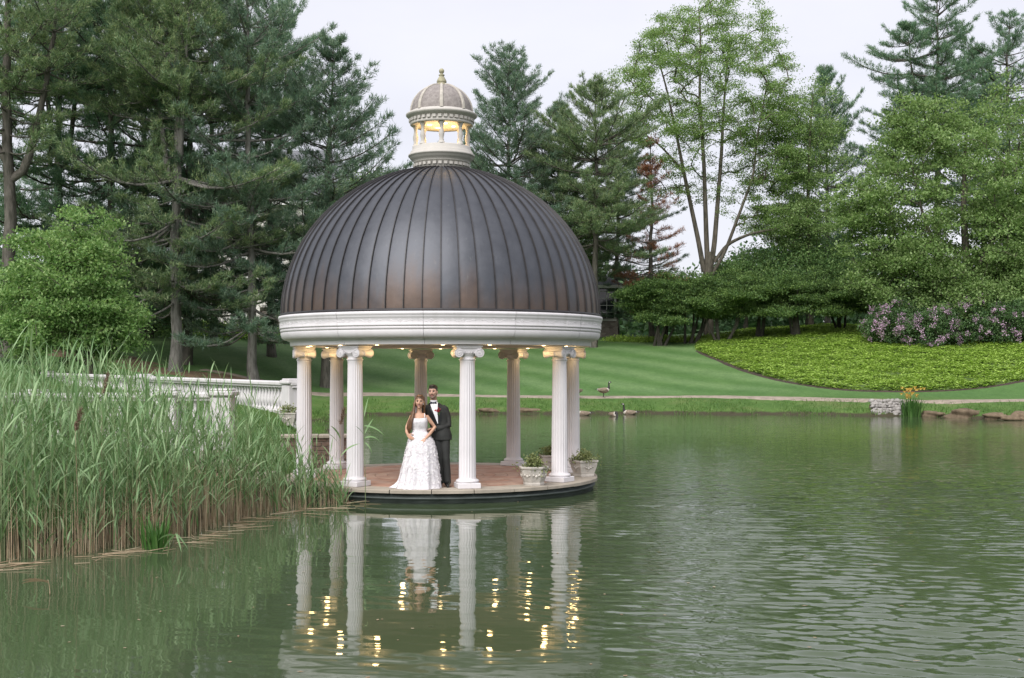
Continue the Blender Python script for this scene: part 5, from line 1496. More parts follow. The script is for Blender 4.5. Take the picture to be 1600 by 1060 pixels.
# lantern post by the drive, lit
lp = stand(1237, 99.5); z515 = at(0, 516, 99.5).z - lp.z
t = thing('lantern_post', 'small lit orange lantern on a post seen under the yews', 'lantern', lp)
MB().tube([(0, 0, -0.2), (0, 0, z515 - 0.15)], 0.05, 8).build('post', B_DARK, t)
hd = MB().lathe([(0.0, z515 - 0.16), (0.10, z515 - 0.16), (0.12, z515 + 0.12), (0.16, z515 + 0.13), (0.0, z515 + 0.28)], 6, smooth=False).build('lamp_housing', B_DARK, t)
MB().box((0, -0.12, z515), (0.17, 0.04, 0.26)).build('lit_pane', make_emit('lantern_glow', (1.0, 0.45, 0.18), 2.2), hd)

# ------------------------------------------------------------------ geese
G_B = plain('goose_brown', (0.20, 0.155, 0.115), 0.8, 0, 0.3, 14); G_P = plain('goose_breast', (0.46, 0.42, 0.37), 0.8, 0, 0.1, 10)
G_K = plain('goose_black', (0.018, 0.016, 0.016), 0.6, 0, 0.1, 10); G_W = plain('goose_white', (0.72, 0.70, 0.68), 0.8, 0, 0.05, 10)
def goose(label, loc, rz, swim=False, down=False):
    t = thing('goose', label, 'goose', loc, rz, 'geese at the far bank')
    zb = 0.02 if swim else 0.30
    body = [(-0.36, 0.10, 0.015), (-0.30, 0.095, 0.055), (-0.20, 0.07, 0.105), (-0.05, 0.05, 0.145), (0.10, 0.06, 0.150), (0.20, 0.09, 0.125), (0.255, 0.14, 0.085)]
    if down: neck = [(0.30, 0.12, 0.06), (0.36, 0.02, 0.045), (0.40, -0.10, 0.038), (0.43, -0.20, 0.040), (0.47, -0.245, 0.047), (0.53, -0.265, 0.03), (0.56, -0.275, 0.012)]
    else: neck = [(0.275, 0.20, 0.062), (0.285, 0.27, 0.045), (0.28, 0.36, 0.038), (0.285, 0.44, 0.040), (0.32, 0.485, 0.048), (0.375, 0.475, 0.032), (0.41, 0.465, 0.012)]
    P = body + neck; mb = MB()
    mb.tube([(x, 0, zb + z) for x, z, r in P], [(r, r * 0.9) for x, z, r in P], 12)
    n = 12; mi = []
    for k in range(len(P) - 1):
        for i in range(n):
            if k == 0: m = 3
            elif k >= 6: m = 2
            elif k == 5: m = 1
            else: m = 0
            mi.append(m)
    mi += [3, 2]; mb.mi = mi
    bo = mb.build('body', [G_B, G_P, G_K, G_W], t)
    for s in (-1, 1):
        MB().ball((0, 0, 0), (0.23, 0.028, 0.085), 12, 6).build('wing', G_B, t, (-0.07, s * 0.128, zb + 0.085))
        hx, hz_ = (0.465, -0.235) if down else (0.315, 0.475)
        MB().ball((0, 0, 0), (0.022, 0.008, 0.026), 8, 5).build('cheek_patch', G_W, t, (hx, s * 0.043, zb + hz_))
        if not swim:
            lg = MB(); lg.tube([(0.0, s * 0.05, zb + 0.0), (0.01, s * 0.05, 0.12), (-0.01, s * 0.05, 0.015)], [0.022, 0.011, 0.010], 6)
            lg.add([(-0.03, s * 0.05 - 0.01, 0.012), (0.09, s * 0.05 - 0.05, 0.006), (0.10, s * 0.05, 0.010), (0.09, s * 0.05 + 0.05, 0.006), (-0.03, s * 0.05 + 0.01, 0.012)], [(0, 1, 2, 3, 4)])
            lg.build('leg', G_K, t)
    MB().add([(-0.30, -0.07, zb + 0.10), (-0.30, 0.07, zb + 0.10), (-0.50, 0.05, zb + 0.115), (-0.50, -0.05, zb + 0.115), (-0.30, 0, zb + 0.135), (-0.48, 0, zb + 0.13)], [(0, 1, 2, 3), (0, 3, 5, 4), (1, 4, 5, 2)]).build('tail', G_K, t)
g = on_ground(943, 622, 50, 80); goose('brown goose standing on the path right of the pavilion, head up', (g.x, g.y, ground(g.x, g.y) + 0.03), 0.15)
g = on_ground(902, 623, 50, 80); goose('goose on the path partly hidden by the right-hand columns, grazing', (g.x, g.y, ground(g.x, g.y) + 0.03), math.pi + 0.9, False, True)
def on_water(px, py): dep = CAM_Z * FPX / (py - HORIZON); return ((px - 800) / FPX * dep, dep, 0.0)
goose('goose swimming with raised neck close beside the right-hand columns', on_water(912, 649.5), math.pi + 0.1, True)
goose('goose swimming near the bank, rightmost of the swimmers', on_water(984, 648), math.pi - 0.1, True)
goose('small goose floating with its head down between the two other swimmers', on_water(959, 651), -1.2, True, True)

# ------------------------------------------------------------------ the couple
def solid(mb, name, mat, parent, voxel=0.008, smooth=2):
    """close a collection of overlapping forms into ONE continuous skin"""
    tmp = bpy.data.objects.new('tmp', mb.mesh('tmp', mat)); COL.objects.link(tmp)
    m = tmp.modifiers.new('r', 'REMESH'); m.mode = 'VOXEL'; m.voxel_size = voxel; m.use_smooth_shade = True
    if smooth:
        k = tmp.modifiers.new('s', 'SMOOTH'); k.iterations = smooth; k.factor = 0.5
    dg = bpy.context.evaluated_depsgraph_get()
    me = bpy.data.meshes.new_from_object(tmp.evaluated_get(dg), depsgraph=dg)
    me.name = name
    bpy.data.objects.remove(tmp)
    if not me.materials: me.materials.append(mat)
    return link(bpy.data.objects.new(name, me), parent)
def skin_mat(name, col):
    t = NT(name); v = t.coord('Object')
    c = t.ramp(t.noise(v, 9, 4), [(0.3, tuple(q * 0.93 for q in col)), (0.7, tuple(min(1, q * 1.05) for q in col))])
    p = t.principled(c, 0.5, 0, None, 0.35); p.inputs['Subsurface Weight'].default_value = 0.08; p.inputs['Subsurface Radius'].default_value = (0.012, 0.005, 0.003)
    return t.done(p)
M_SKIN_F, M_SKIN_M = skin_mat('skin_tan', (0.50, 0.295, 0.205)), skin_mat('skin_fair', (0.50, 0.305, 0.235))
def hair_mat(name, a, b):
    t = NT(name); n = t.noise(t.coord('Object', (60, 60, 6)), 1.0, 4, 0.6)
    return t.done(t.principled(t.ramp(n, [(0.3, a), (0.7, b)]), 0.42, 0, t.bump(n, 0.6, 0.006), 0.5))
M_HAIR_F, M_HAIR_M = hair_mat('brown_hair', (0.045, 0.021, 0.011), (0.19, 0.095, 0.045)), hair_mat('dark_hair', (0.014, 0.009, 0.007), (0.045, 0.030, 0.022))
M_BEARD = hair_mat('short_beard', (0.10, 0.065, 0.048), (0.17, 0.11, 0.08))
M_SUIT = plain('charcoal_suit', (0.026, 0.027, 0.026), 0.8, 0, 0.25, 7, 0.004)
M_SATIN = plain('black_satin', (0.012, 0.012, 0.014), 0.3, 0, 0.1, 10)
M_SHIRT = plain('white_shirt', (0.70, 0.70, 0.73), 0.7, 0, 0.06, 10)
M_NAVY = plain('navy_bow', (0.012, 0.014, 0.035), 0.5, 0, 0.1, 10)
M_SHOE = plain('patent_leather', (0.010, 0.010, 0.011), 0.14, 0, 0.1, 10, 0, 0.6)
M_LIP = plain('lips', (0.36, 0.15, 0.135), 0.4, 0, 0.05, 10)
M_EYEW = plain('eye_white', (0.36, 0.33, 0.31), 0.3, 0, 0.03, 10); M_IRISD = plain('dark_iris', (0.018, 0.012, 0.009), 0.2, 0, 0.05, 10)
M_TEETH = plain('teeth', (0.72, 0.70, 0.66), 0.4, 0, 0.03, 10)
M_RED = foliage('red_petals', [(0.22, 0.012, 0.020), (0.40, 0.030, 0.045), (0.55, 0.09, 0.10)], 0.2)
def make_dress():
    t = NT('white_tulle'); v = t.coord('Object')
    n = t.noise(v, 26, 4, 0.7)
    c = t.ramp(n, [(0.28, (0.56, 0.53, 0.575)), (0.55, (0.70, 0.675, 0.70)), (0.8, (0.79, 0.765, 0.775))])
    return t.done(t.principled(c, 0.75, 0, t.bump(n, 0.5, 0.006), 0.3))
M_DRESS = make_dress()
L_PETAL = foliage('tulle_petals', [(0.60, 0.56, 0.60), (0.72, 0.69, 0.71), (0.80, 0.78, 0.79)], 0.04, 0.7)

def frame(yaw, pitch=0.0, roll=0.0):
    return Euler((pitch, roll, yaw), 'XYZ').to_matrix()
def head_forms(mb, c, R, s=1.0, jaw=0.26, nose=1.0):
    c = Vector(c)
    def T(v): return c + R @ (Vector(v) * s)
    def fn(p):
        x, y, z = p
        if z < 0: x *= 1 - jaw * (-z) ** 1.6; y = y * (1 - 0.20 * (-z) ** 2) - 0.10 * max(0, -z - 0.3)
        if y > 0 and z > -0.4: y *= 1.08
        if y < -0.55: y = -0.55 - (-y - 0.55) * 0.72                     # flatter face plane
        if y < -0.4 and 0.0 < z < 0.32: y += 0.035 * math.cos((z - 0.12) * 8)    # eye hollow
        return (x, y, z)
    base = MB().ball((0, 0, 0), (0.074, 0.095, 0.117), 24, 18, 0, fn)
    mb.add([T(p) for p in base.v], base.f, 0, True)
    def blob(p, r):
        b = MB().ball((0, 0, 0), r, 10, 8); mb.add([T(Vector(q) + Vector(p)) for q in b.v], b.f, 0, True)
    mb.tube([T((0, -0.072, 0.022)), T((0, -0.088, 0.0)), T((0, -0.100 - 0.004 * nose, -0.022)), T((0, -0.086, -0.034))], [0.009 * s, 0.011 * s, 0.0135 * s, 0.010 * s], 8)
    for sx in (-1, 1):
        blob((sx * 0.012, -0.087, -0.028), (0.009, 0.010, 0.008))       # nostrils
        blob((sx * 0.036, -0.062, -0.018), (0.022, 0.018, 0.020))       # cheeks
        blob((sx * 0.032, -0.073, 0.032), (0.024, 0.010, 0.008))        # brow ridge
        blob((sx * 0.076, 0.008, -0.004), (0.008, 0.018, 0.030))        # ears
    blob((0, -0.074, -0.092), (0.024, 0.020, 0.017))                    # chin
    return T
def face_parts(parent, T, s, lipm, smile=False, brow_m=None):
    for sx in (-1, 1):
        e = MB(); b = MB().ball((0, 0, 0), (0.0135, 0.010, 0.0072), 10, 8); e.add([T(Vector(q) + Vector((sx * 0.031, -0.0735, 0.012))) for q in b.v], b.f, 0, True)
        eo = e.build('eye', M_EYEW, parent)
        i = MB(); b = MB().ball((0, 0, 0), (0.0080, 0.005, 0.0074), 8, 6); i.add([T(Vector(q) + Vector((sx * 0.031, -0.0815, 0.012))) for q in b.v], b.f, 0, True)
        i.build('iris', M_IRISD, eo)
        MB().tube([T((sx * 0.046, -0.0735, 0.019)), T((sx * 0.031, -0.0845, 0.0225)), T((sx * 0.017, -0.0805, 0.0175))], [0.0022 * s, 0.0034 * s, 0.0022 * s], 5).build('eyelash', M_IRISD, eo)
        MB().tube([T((sx * 0.052, -0.070, 0.034)), T((sx * 0.034, -0.0855, 0.042)), T((sx * 0.014, -0.086, 0.036))], [0.002 * s, 0.0042 * s, 0.0032 * s], 5).build('eyebrow', brow_m, parent)
    u = 0.006 if smile else 0.0
    m = MB().tube([T((-0.027, -0.072, -0.053 + u)), T((-0.012, -0.0875, -0.055)), T((0, -0.091, -0.055)), T((0.012, -0.0875, -0.055)), T((0.027, -0.072, -0.053 + u))], [0.002 * s, 0.0055 * s, 0.0058 * s, 0.0055 * s, 0.002 * s], 6)
    m.tube([T((-0.024, -0.072, -0.063 + u)), T((-0.010, -0.085, -0.070)), T((0.010, -0.085, -0.070)), T((0.024, -0.072, -0.063 + u))], [0.002 * s, 0.006 * s, 0.006 * s, 0.002 * s], 6)
    mo = m.build('mouth', lipm, parent)
    if smile: MB().tube([T((-0.018, -0.080, -0.0605 + u * 0.4)), T((0, -0.0915, -0.0625)), T((0.018, -0.080, -0.0605 + u * 0.4))], [0.0015 * s, 0.0032 * s, 0.0015 * s], 6).build('teeth', M_TEETH, mo)
def hand_forms(mb, wrist, dirv, palm_n, side, s=1.0, curl=0.6):
    """palm of four joined metacarpals, four unequal curled fingers, and a thumb from the palm's side"""
    w = Vector(wrist); d = Vector(dirv).normalized(); n = (Vector(palm_n) - d * Vector(palm_n).dot(d)).normalized(); l = d.cross(n).normalized() * side
    offs = (-0.030, -0.010, 0.011, 0.030); mlen = (0.078, 0.086, 0.085, 0.079); fl = (0.062, 0.080, 0.086, 0.076)
    for o, ml, f in zip(offs, mlen, fl):
        k = w + d * ml * s + l * o * s
        mb.tube([w - d * 0.01 * s + l * o * 0.55 * s, k], [(0.015 * s), (0.0115 * s)], 8)
        p = k; e = curl * 0.5; pts = [p]
        for q in (0.45, 0.32, 0.23):
            p = p + (d * math.cos(e) + n * math.sin(e)) * f * q * s; pts.append(p); e += curl * 0.75
        mb.tube(pts, [0.0098 * s, 0.0092 * s, 0.0084 * s, 0.0070 * s], 8); mb.ball(pts[-1], 0.0072 * s, 8, 6)
    t0 = w + d * 0.022 * s + l * 0.026 * s; t1 = t0 + (d * 0.6 + l * 0.75 + n * 0.25).normalized() * 0.042 * s; t2 = t1 + (d * 0.9 + l * 0.25 + n * 0.4).normalized() * 0.034 * s
    t3 = t2 + (d * 0.9 + n * 0.5).normalized() * 0.026 * s
    mb.tube([t0, t1, t2, t3], [0.015 * s, 0.0118 * s, 0.0105 * s, 0.0080 * s], 8); mb.ball(t3, 0.008 * s, 8, 6)
def rings(mb, R, n=28, mi=0, close=True):
    """stack of horizontal ellipses (z, cx, cy, rx, ry)"""
    V, F = [], []
    for z, cx, cy, rx, ry in R:
        for i in range(n):
            a = 2 * math.pi * i / n; V.append((cx + rx * math.cos(a), cy + ry * math.sin(a), z))
    for k in range(len(R) - 1):
        for i in range(n):
            j = (i + 1) % n; F.append((k * n + i, k * n + j, (k + 1) * n + j, (k + 1) * n + i))
    if close: F += [tuple(range(n - 1, -1, -1)), tuple((len(R) - 1) * n + i for i in range(n))]
    return mb.add(V, F, mi, True)

# ---- groom
GD = 21.42
gr = thing('person', 'man in charcoal suit with bow tie and red boutonniere, embracing the bride from behind', 'person', ((690 - 800) / FPX * GD, GD, PTOP))
hc, hR = (-0.147, -0.03, 1.648), frame(math.radians(-12), math.radians(2), math.radians(-2))
b = MB()
T = head_forms(b, hc, hR, 1.0, 0.20, 1.2)
b.tube([(-0.135, 0.02, 1.40), (-0.138, 0.012, 1.50), (-0.142, 0.0, 1.58)], [0.068, 0.057, 0.056], 14)
rings(b, [(0.84, 0.0, 0.01, 0.12, 0.09), (0.95, -0.005, 0.01, 0.145, 0.10), (1.08, -0.04, 0.01, 0.135, 0.095), (1.25, -0.08, 0.01, 0.155, 0.105), (1.37, -0.105, 0.01, 0.155, 0.09), (1.42, -0.12, 0.015, 0.10, 0.07)])
armR = [(0.058, 0.01, 1.345), (0.105, 0.02, 1.21), (0.128, -0.01, 1.070), (-0.01, -0.085, 1.025), (-0.135, -0.125, 1.00)]
armL = [(-0.285, 0.01, 1.345), (-0.345, 0.03, 1.22), (-0.375, 0.0, 1.075), (-0.40, -0.10, 1.01), (-0.40, -0.19, 0.955)]
legR = [(0.055, 0.01, 0.90), (0.065, -0.01, 0.70), (0.075, -0.03, 0.50), (0.092, 0.0, 0.30), (0.102, 0.01, 0.09)]
legL = [(-0.085, 0.01, 0.90), (-0.075, 0.0, 0.70), (-0.06, -0.01, 0.50), (-0.04, 0.03, 0.30), (-0.03, 0.05, 0.09)]
for A_ in (armR, armL): b.tube(A_, [0.050, 0.046, 0.040, 0.036, 0.027], 10)
for A_ in (legR, legL): b.tube(A_, [0.078, 0.070, 0.052, 0.050, 0.038], 10)
for A_ in (legR, legL): b.tube([A_[-1], (A_[-1][0] + 0.005, A_[-1][1] - 0.05, 0.05), (A_[-1][0] + 0.01, A_[-1][1] - 0.13, 0.04)], [0.036, 0.034, 0.026], 8)
hand_forms(b, armR[-1], (-1.0, -0.32, -0.10), (-0.1, -0.6, -0.7), 1, 1.05, 0.55)
hand_forms(b, armL[-1], (0.15, -0.9, -0.35), (0.9, 0.1, -0.3), -1, 1.05, 0.6)
solid(b, 'body', M_SKIN_M, gr, 0.0065, 2)
face_parts(gr, T, 1.0, M_LIP, False, M_HAIR_M)
# hair: short crop with a hairline, and a trimmed beard
h = MB()
def hair_blob(h, T, p, r, n=(16, 10)):
    q = MB().ball((0, 0, 0), r, *n); h.add([T(Vector(v) + Vector(p)) for v in q.v], q.f, 0, True)
hair_blob(h, T, (0, 0.018, 0.060), (0.079, 0.094, 0.070)); hair_blob(h, T, (0, -0.035, 0.103), (0.058, 0.052, 0.028)); hair_blob(h, T, (0, 0.055, 0.01), (0.070, 0.056, 0.085))
hair_blob(h, T, (0.071, -0.005, 0.035), (0.010, 0.025, 0.042)); hair_blob(h, T, (-0.071, -0.005, 0.035), (0.010, 0.025, 0.042))
solid(h, 'hair', M_HAIR_M, gr, 0.007, 1)
be = MB()
for i in range(13):
    a = math.pi * (i / 12) ; x = -0.066 * math.cos(a); y = -0.010 - 0.072 * math.sin(a); z = -0.040 - 0.052 * math.sin(a) ** 1.2
    hair_blob(be, T, (x, y, z), (0.013, 0.012, 0.020), (8, 6))
be.tube([T((-0.030, -0.074, -0.050)), T((-0.014, -0.089, -0.0445)), T((0.014, -0.089, -0.0445)), T((0.030, -0.074, -0.050))], [0.005, 0.0055, 0.0055, 0.005], 6)
be.tube([T((-0.031, -0.072, -0.048)), T((-0.036, -0.066, -0.075))], [0.006, 0.009], 6); be.tube([T((0.031, -0.072, -0.048)), T((0.036, -0.066, -0.075))], [0.006, 0.009], 6)
solid(be, 'beard', M_BEARD, gr, 0.006, 1)
# trousers, shoes
tr = MB()
rings(tr, [(0.80, -0.005, 0.01, 0.135, 0.10), (0.90, -0.005, 0.01, 0.158, 0.115), (1.02, -0.02, 0.01, 0.150, 0.110)])
for A_ in (legR, legL): tr.tube(A_[:4] + [(A_[-1][0], A_[-1][1] + 0.005, 0.06)], [0.092, 0.084, 0.069, 0.064, 0.064], 14)
to = solid(tr, 'trousers', M_SUIT, gr, 0.008, 2)
for A_ in (legR, legL):
    s_ = MB(); ax, ay = A_[-1][0], A_[-1][1]
    s_.tube([(ax, ay + 0.045, 0.05), (ax, ay - 0.01, 0.062), (ax + 0.008, ay - 0.09, 0.045), (ax + 0.014, ay - 0.17, 0.034), (ax + 0.016, ay - 0.215, 0.026)], [(0.040, 0.046), (0.042, 0.058), (0.045, 0.044), (0.043, 0.032), (0.026, 0.020)], 12)
    sh = solid(s_, 'shoe', M_SHOE, gr, 0.007, 1)
    MB().tube([(ax, ay + 0.045, 0.010), (ax + 0.005, ay - 0.05, 0.008), (ax + 0.013, ay - 0.15, 0.008), (ax + 0.016, ay - 0.215, 0.008)], [(0.042, 0.010), (0.040, 0.009), (0.046, 0.009), (0.026, 0.008)], 10).build('sole', M_SATIN, sh)
# jacket in one surface, with an open V over the shirt
j = MB()
rings(j, [(0.815, 0.0, 0.015, 0.178, 0.128), (0.90, -0.002, 0.015, 0.180, 0.132), (1.02, -0.025, 0.012, 0.168, 0.122), (1.15, -0.055, 0.01, 0.172, 0.124), (1.28, -0.085, 0.01, 0.192, 0.132), (1.37, -0.105, 0.012, 0.190, 0.114), (1.425, -0.118, 0.016, 0.130, 0.086), (1.455, -0.126, 0.022, 0.085, 0.060)])
j.tube([(0.01, 0.012, 1.372)] + armR[:4] + [(-0.105, -0.111, 1.0085)], [0.066, 0.066, 0.058, 0.053, 0.046, 0.042], 14)
j.tube([(-0.24, 0.012, 1.372)] + armL[:4] + [(-0.40, -0.165, 0.97)], [0.066, 0.066, 0.058, 0.053, 0.046, 0.042], 14)
jo = solid(j, 'jacket', M_SUIT, gr, 0.008, 3)
for A_, e0, e1 in ((armR, (-0.095, -0.106, 1.011), (-0.122, -0.119, 1.004)), (armL, (-0.40, -0.155, 0.975), (-0.40, -0.182, 0.960))):
    MB().tube([e0, e1], [0.034, 0.033], 12).build('cuff', M_SHIRT, gr)
def yfront(x, z, off=0.0):                                          # front surface of the jacket
    zz = [0.815, 1.02, 1.15, 1.28, 1.37, 1.425, 1.455]; cx = np.interp(z, zz, [0, -0.025, -0.055, -0.085, -0.105, -0.118, -0.126]); cy = np.interp(z, zz, [0.015, 0.012, 0.01, 0.01, 0.012, 0.016, 0.022])
    rx = np.interp(z, zz, [0.178, 0.168, 0.172, 0.192, 0.205, 0.160, 0.085]); ry = np.interp(z, zz, [0.128, 0.122, 0.124, 0.132, 0.118, 0.088, 0.060])
    return cy - ry * math.sqrt(max(0.02, 1 - ((x - cx) / rx) ** 2)) - off
def vpanel(name, mat, zs, xl, xr, off, par, th=0.006):
    V = []
    for z, a_, c_ in zip(zs, xl, xr):
        for u in np.linspace(0, 1, 6):
            x = a_ + (c_ - a_) * u; V.append((x, yfront(x, z, off), z))
    m = len(V); V += [(x, y + th, z) for x, y, z in V]; F = []
    for k in range(len(zs) - 1):
        for i in range(5): F += [(k * 6 + i, k * 6 + i + 1, (k + 1) * 6 + i + 1, (k + 1) * 6 + i)]
    return MB().add(V, F, 0, True).build(name, mat, par)
zs = np.linspace(1.10, 1.465, 9)
tV = (zs - 1.10) / 0.365; ctr = -0.058 - 0.076 * tV
sh = vpanel('shirt', M_SHIRT, zs, ctr - 0.004 - 0.070 * tV, ctr + 0.004 + 0.070 * tV, 0.006, gr)
col = MB().lathe([(0.064, 1.445), (0.066, 1.46), (0.0625, 1.50), (0.060, 1.505)], 20, (-0.137, 0.005, 0)); col.build('collar', M_SHIRT, sh)
for sx in (-1, 1):
    zl = np.linspace(1.09, 1.46, 9); tL = (zl - 1.09) / 0.37; cL = -0.056 - 0.078 * tL
    inn = cL + sx * (0.002 + 0.066 * tL); wd = 0.012 + 0.052 * np.sin(np.pi * np.clip(tL * 0.85 + 0.12, 0, 1)); outr = inn + sx * wd
    vpanel('lapel', M_SATIN, zl, np.minimum(inn, outr), np.maximum(inn, outr), 0.010, jo)
bt = MB()
by_ = yfront(-0.140, 1.455, 0.022) - 0.012
for sx in (-1, 1):
    bt.add([(-0.140, by_, 1.462), (-0.140 + sx * 0.052, by_ + 0.006, 1.487), (-0.140 + sx * 0.056, by_ + 0.006, 1.463), (-0.140 + sx * 0.052, by_ + 0.006, 1.436), (-0.140 + sx * 0.02, by_ - 0.014, 1.463)], [(0, 4, 1), (4, 2, 1), (4, 3, 2), (0, 3, 4), (0, 1, 2, 3)])
bt.ball((-0.140, by_ - 0.006, 1.462), (0.012, 0.011, 0.014), 8, 6); bt.build('bow_tie', M_NAVY, gr)
rg = np.random.default_rng(301)
bc = np.array([[0.0 - 0.045, yfront(-0.045, 1.335, 0.03), 1.335]])
V, F = clump_leaves(rg, np.repeat(bc, 3, 0), 16, 0.011, 0.034, 0.026, 0.3); bo = mesh_np('boutonniere', V, F, M_RED, gr)
V, F = clump_leaves(rg, bc + np.array([[0.005, 0.004, -0.045]]), 14, 0.012, 0.045, 0.014, -0.5); mesh_np('sprig', V, F, L_IRIS, bo)

# ---- bride
BD = 21.2
br = thing('person', 'woman in white floral wedding dress with long brown hair, in front of the groom', 'person', ((656 - 800) / FPX * BD, BD, PTOP))
hc, hR = (-0.002, -0.02, 1.480), frame(math.radians(-3), math.radians(1), math.radians(3))
b = MB()
T = head_forms(b, hc, hR, 0.97, 0.28, 0.8)
b.tube([(-0.012, 0.015, 1.24), (-0.010, 0.012, 1.32), (-0.005, 0.0, 1.41)], [0.062, 0.043, 0.042], 14)
rings(b, [(0.78, 0.005, 0, 0.155, 0.11), (0.90, 0.0, 0, 0.150, 0.11), (0.99, -0.005, 0, 0.112, 0.085), (1.10, -0.008, 0, 0.118, 0.092), (1.18, -0.01, 0, 0.122, 0.085), (1.245, -0.012, 0.005, 0.130, 0.066), (1.285, -0.012, 0.01, 0.095, 0.052)])
armR = [(0.108, 0.01, 1.235), (0.175, 0.03, 1.15), (0.255, 0.045, 1.045), (0.17, -0.075, 0.925), (0.095, -0.145, 0.845)]
armL = [(-0.135, 0.01, 1.235), (-0.180, 0.03, 1.14), (-0.222, 0.02, 1.055), (-0.222, -0.035, 0.965), (-0.198, -0.080, 0.915)]
for A_ in (armR, armL): b.tube(A_, [0.041, 0.036, 0.031, 0.028, 0.021], 10)
for sx in (-1, 1):
    b.tube([(0.08 * sx, 0, 0.82), (0.075 * sx, -0.01, 0.46), (0.07 * sx, 0.01, 0.10)], [0.075, 0.05, 0.034], 10); b.tube([(0.07 * sx, 0.01, 0.07), (0.07 * sx, -0.10, 0.035)], [0.034, 0.024], 8)
for sx in (-1, 1): b.ball((0.055 * sx - 0.01, -0.060, 1.145), (0.045, 0.038, 0.045), 12, 8)
hand_forms(b, armR[-1], (-0.75, -0.30, -0.62), (0.1, 0.85, -0.25), -1, 0.9, 0.55)
hand_forms(b, armL[-1], (0.55, -0.55, -0.45), (0.55, 0.75, -0.1), 1, 0.9, 0.5)
solid(b, 'body', M_SKIN_F, br, 0.006, 2)
face_parts(br, T, 0.97, M_LIP, True, M_HAIR_F)
# dress: fitted bodice running into a gathered, pleated skirt with a short train
Rz = [(1.215, -0.010, 0.002, 0.134, 0.100), (1.185, -0.010, -0.004, 0.140, 0.112), (1.14, -0.010, -0.008, 0.142, 0.124), (1.08, -0.008, -0.004, 0.134, 0.112), (1.02, -0.006, 0.0, 0.122, 0.096), (0.985, -0.004, 0.0, 0.120, 0.094),
      (0.95, 0.0, 0.0, 0.138, 0.108), (0.90, 0.004, 0.0, 0.172, 0.135), (0.82, 0.016, 0.0, 0.212, 0.17), (0.70, 0.022, 0.0, 0.250, 0.205), (0.55, 0.016, 0.0, 0.278, 0.235), (0.40, 0.008, 0.0, 0.305, 0.262), (0.25, 0.0, 0.0, 0.330, 0.285), (0.12, -0.010, 0.0, 0.352, 0.305), (0.04, -0.020, 0.0, 0.372, 0.320), (0.006, -0.026, 0.0, 0.385, 0.330)]
def dress_pt(z, a):
    zs_ = [r[0] for r in Rz][::-1]
    cx, cy, rx, ry = (float(np.interp(z, zs_, [r[q] for r in Rz][::-1])) for q in (1, 2, 3, 4))
    dn = max(0.0, (0.93 - z) / 0.93)
    f = 1 + 0.055 * dn ** 0.7 * (math.sin(9 * a + 0.8 * math.sin(2 * a)) + 0.45 * math.sin(17 * a + 1.0))
    tr_ = max(0, 0.16 - z) / 0.16
    da = math.atan2(math.sin(a - 2.95), math.cos(a - 2.95))
    f += 0.30 * tr_ ** 2 * math.exp(-(da / 0.28) ** 2)
    x, y = cx + rx * f * math.cos(a), cy + ry * f * math.sin(a)
    if z > 1.20: z -= 0.018 * max(0, -math.sin(a)) * (1 - abs(math.cos(a)) ** 2)
    return (x, y, z)
NA = 110; zz = np.concatenate([np.linspace(1.215, 0.90, 16), np.linspace(0.87, 0.10, 22), [0.06, 0.03, 0.012, 0.004]])
V, F = [], []
for z in zz:
    for i in range(NA): V.append(dress_pt(z, 2 * math.pi * i / NA))
for k in range(len(zz) - 1):
    for i in range(NA):
        q = (i + 1) % NA; F.append((k * NA + q, k * NA + i, (k + 1) * NA + i, (k + 1) * NA + q))
dr = MB().add(V, F, 0, True).build('dress', M_DRESS, br)
# sewn-on tulle petals, in little rosettes
rg = np.random.default_rng(310)
Vs, Fs = [], []
for q in range(900):
    z = 0.015 + 0.93 * rg.uniform() ** 0.85; a = rg.uniform(0, 2 * math.pi)
    if rg.uniform() < 0.10: z = rg.uniform(0.98, 1.19)
    p = Vector(dress_pt(z, a)); p2 = Vector(dress_pt(z, a + 0.02)); p3 = Vector(dress_pt(max(0.004, z - 0.01), a))
    n_ = (p2 - p).cross(p3 - p).normalized() * -1
    if n_.dot(Vector((math.cos(a), math.sin(a), 0))) < 0: n_ = -n_
    t1 = (p2 - p).normalized(); t2 = n_.cross(t1); r0 = rg.uniform(0, 6.28); sc = (0.027 if z < 0.95 else 0.015) * rg.uniform(0.65, 1.25)
    for m in range(4):
        an = r0 + m * 1.57 + rg.uniform(-0.3, 0.3); u = t1 * math.cos(an) + t2 * math.sin(an); w = t1 * -math.sin(an) + t2 * math.cos(an)
        up = rg.uniform(0.08, 0.42); c0 = p + n_ * 0.003; o = len(Vs)
        for v in (c0, c0 + u * sc * 0.6 + w * sc * 0.45 + n_ * sc * up * 0.5, c0 + u * sc * 1.15 + n_ * sc * up, c0 + u * sc * 0.6 - w * sc * 0.45 + n_ * sc * up * 0.5):
            Vs.append((v.x, v.y, max(0.004, v.z)))
        Fs.append((o, o + 1, o + 2, o + 3))
props(mesh_np('petal', np.array(Vs), np.array(Fs), L_PETAL, dr), kind='stuff')
for sx in (-1, 1):
    x0 = -0.01 + sx * 0.098
    MB().tube([(x0, -0.078, 1.205), (x0 * 0.98, -0.066, 1.24), (x0 * 0.92, -0.030, 1.282), (x0 * 0.9, 0.02, 1.285), (x0, 0.075, 1.20)], [(0.007, 0.003)] * 5, 6).build('strap', M_DRESS, dr)
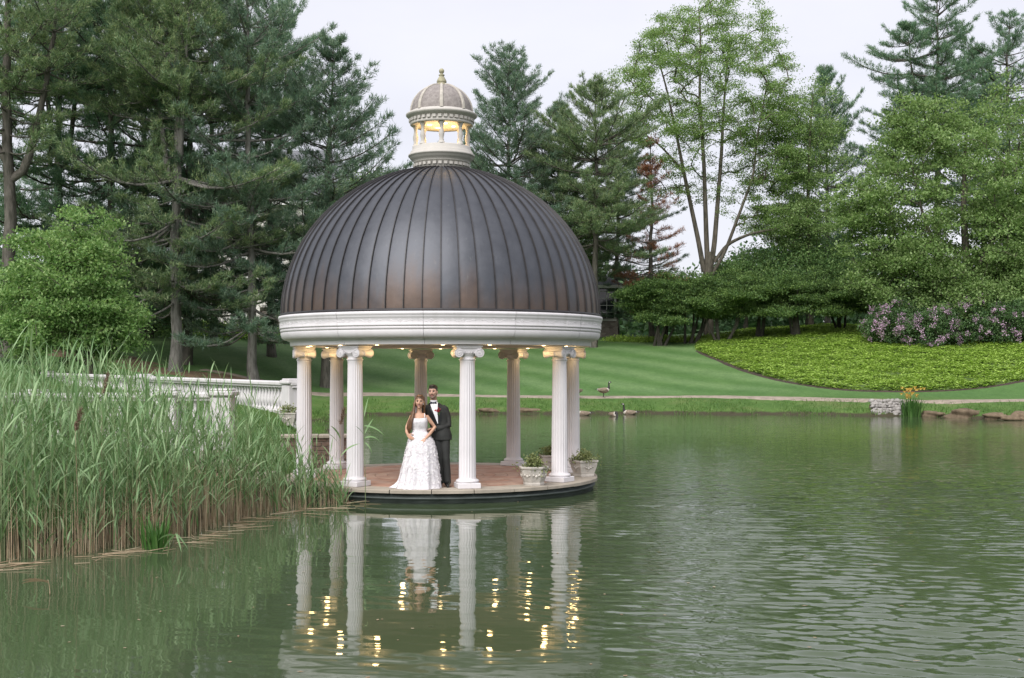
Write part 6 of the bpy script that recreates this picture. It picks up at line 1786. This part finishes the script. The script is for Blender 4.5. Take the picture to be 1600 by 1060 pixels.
MB().ball((T((-0.071, 0.0, -0.036)).x, T((-0.071, 0.0, -0.036)).y - 0.012, T((-0.071, 0.0, -0.036)).z), (0.006, 0.006, 0.012), 8, 6).build('earring', M_WHITE, br)
MB().ball((T((0.071, 0.0, -0.036)).x, T((0.071, 0.0, -0.036)).y - 0.012, T((0.071, 0.0, -0.036)).z), (0.006, 0.006, 0.012), 8, 6).build('earring', M_WHITE, br)
# hair: parted, swept back, a long mass falling over her right shoulder
h = MB()
hair_blob(h, T, (0, 0.022, 0.050), (0.086, 0.098, 0.084)); hair_blob(h, T, (0, -0.030, 0.104), (0.056, 0.052, 0.026)); hair_blob(h, T, (0, 0.065, -0.03), (0.082, 0.060, 0.11))
for i in range(16):
    u = i / 15; x0 = -0.080 + 0.022 * math.sin(i * 2.2); 
    pts = [T((-0.070, -0.020 + 0.075 * u, 0.045)), T((-0.086 - 0.006 * math.sin(i), -0.022 + 0.085 * u, -0.035)), Vector((-0.098 - 0.02 * u, -0.055 + 0.09 * u, 1.33)), Vector((-0.130 - 0.03 * (u - 0.5), -0.098 + 0.085 * u, 1.22 + 0.01 * math.sin(i * 3))),
           Vector((-0.158 - 0.055 * (u - 0.35), -0.112 + 0.07 * u, 1.12)), Vector((-0.172 - 0.055 * (u - 0.4) + 0.012 * math.sin(i * 1.7), -0.098 + 0.06 * u, 1.03)), Vector((-0.176 - 0.03 * (u - 0.4), -0.085 + 0.05 * u, 0.955 + 0.03 * math.sin(i * 2.9)))]
    h.tube(pts, [0.014, 0.019, 0.021, 0.022, 0.020, 0.015, 0.004], 7)
for i in range(8):
    u = i / 7
    pts = [T((0.070, 0.0 + 0.05 * u, 0.045)), T((0.085, 0.012 + 0.05 * u, -0.035)), Vector((0.074, 0.028 + 0.04 * u, 1.34)), Vector((0.070 + 0.015 * u, 0.060 + 0.02 * u, 1.24)), Vector((0.055, 0.085, 1.12))]
    h.tube(pts, [0.014, 0.018, 0.018, 0.016, 0.006], 7)
h.build('hair', M_HAIR_F, br)
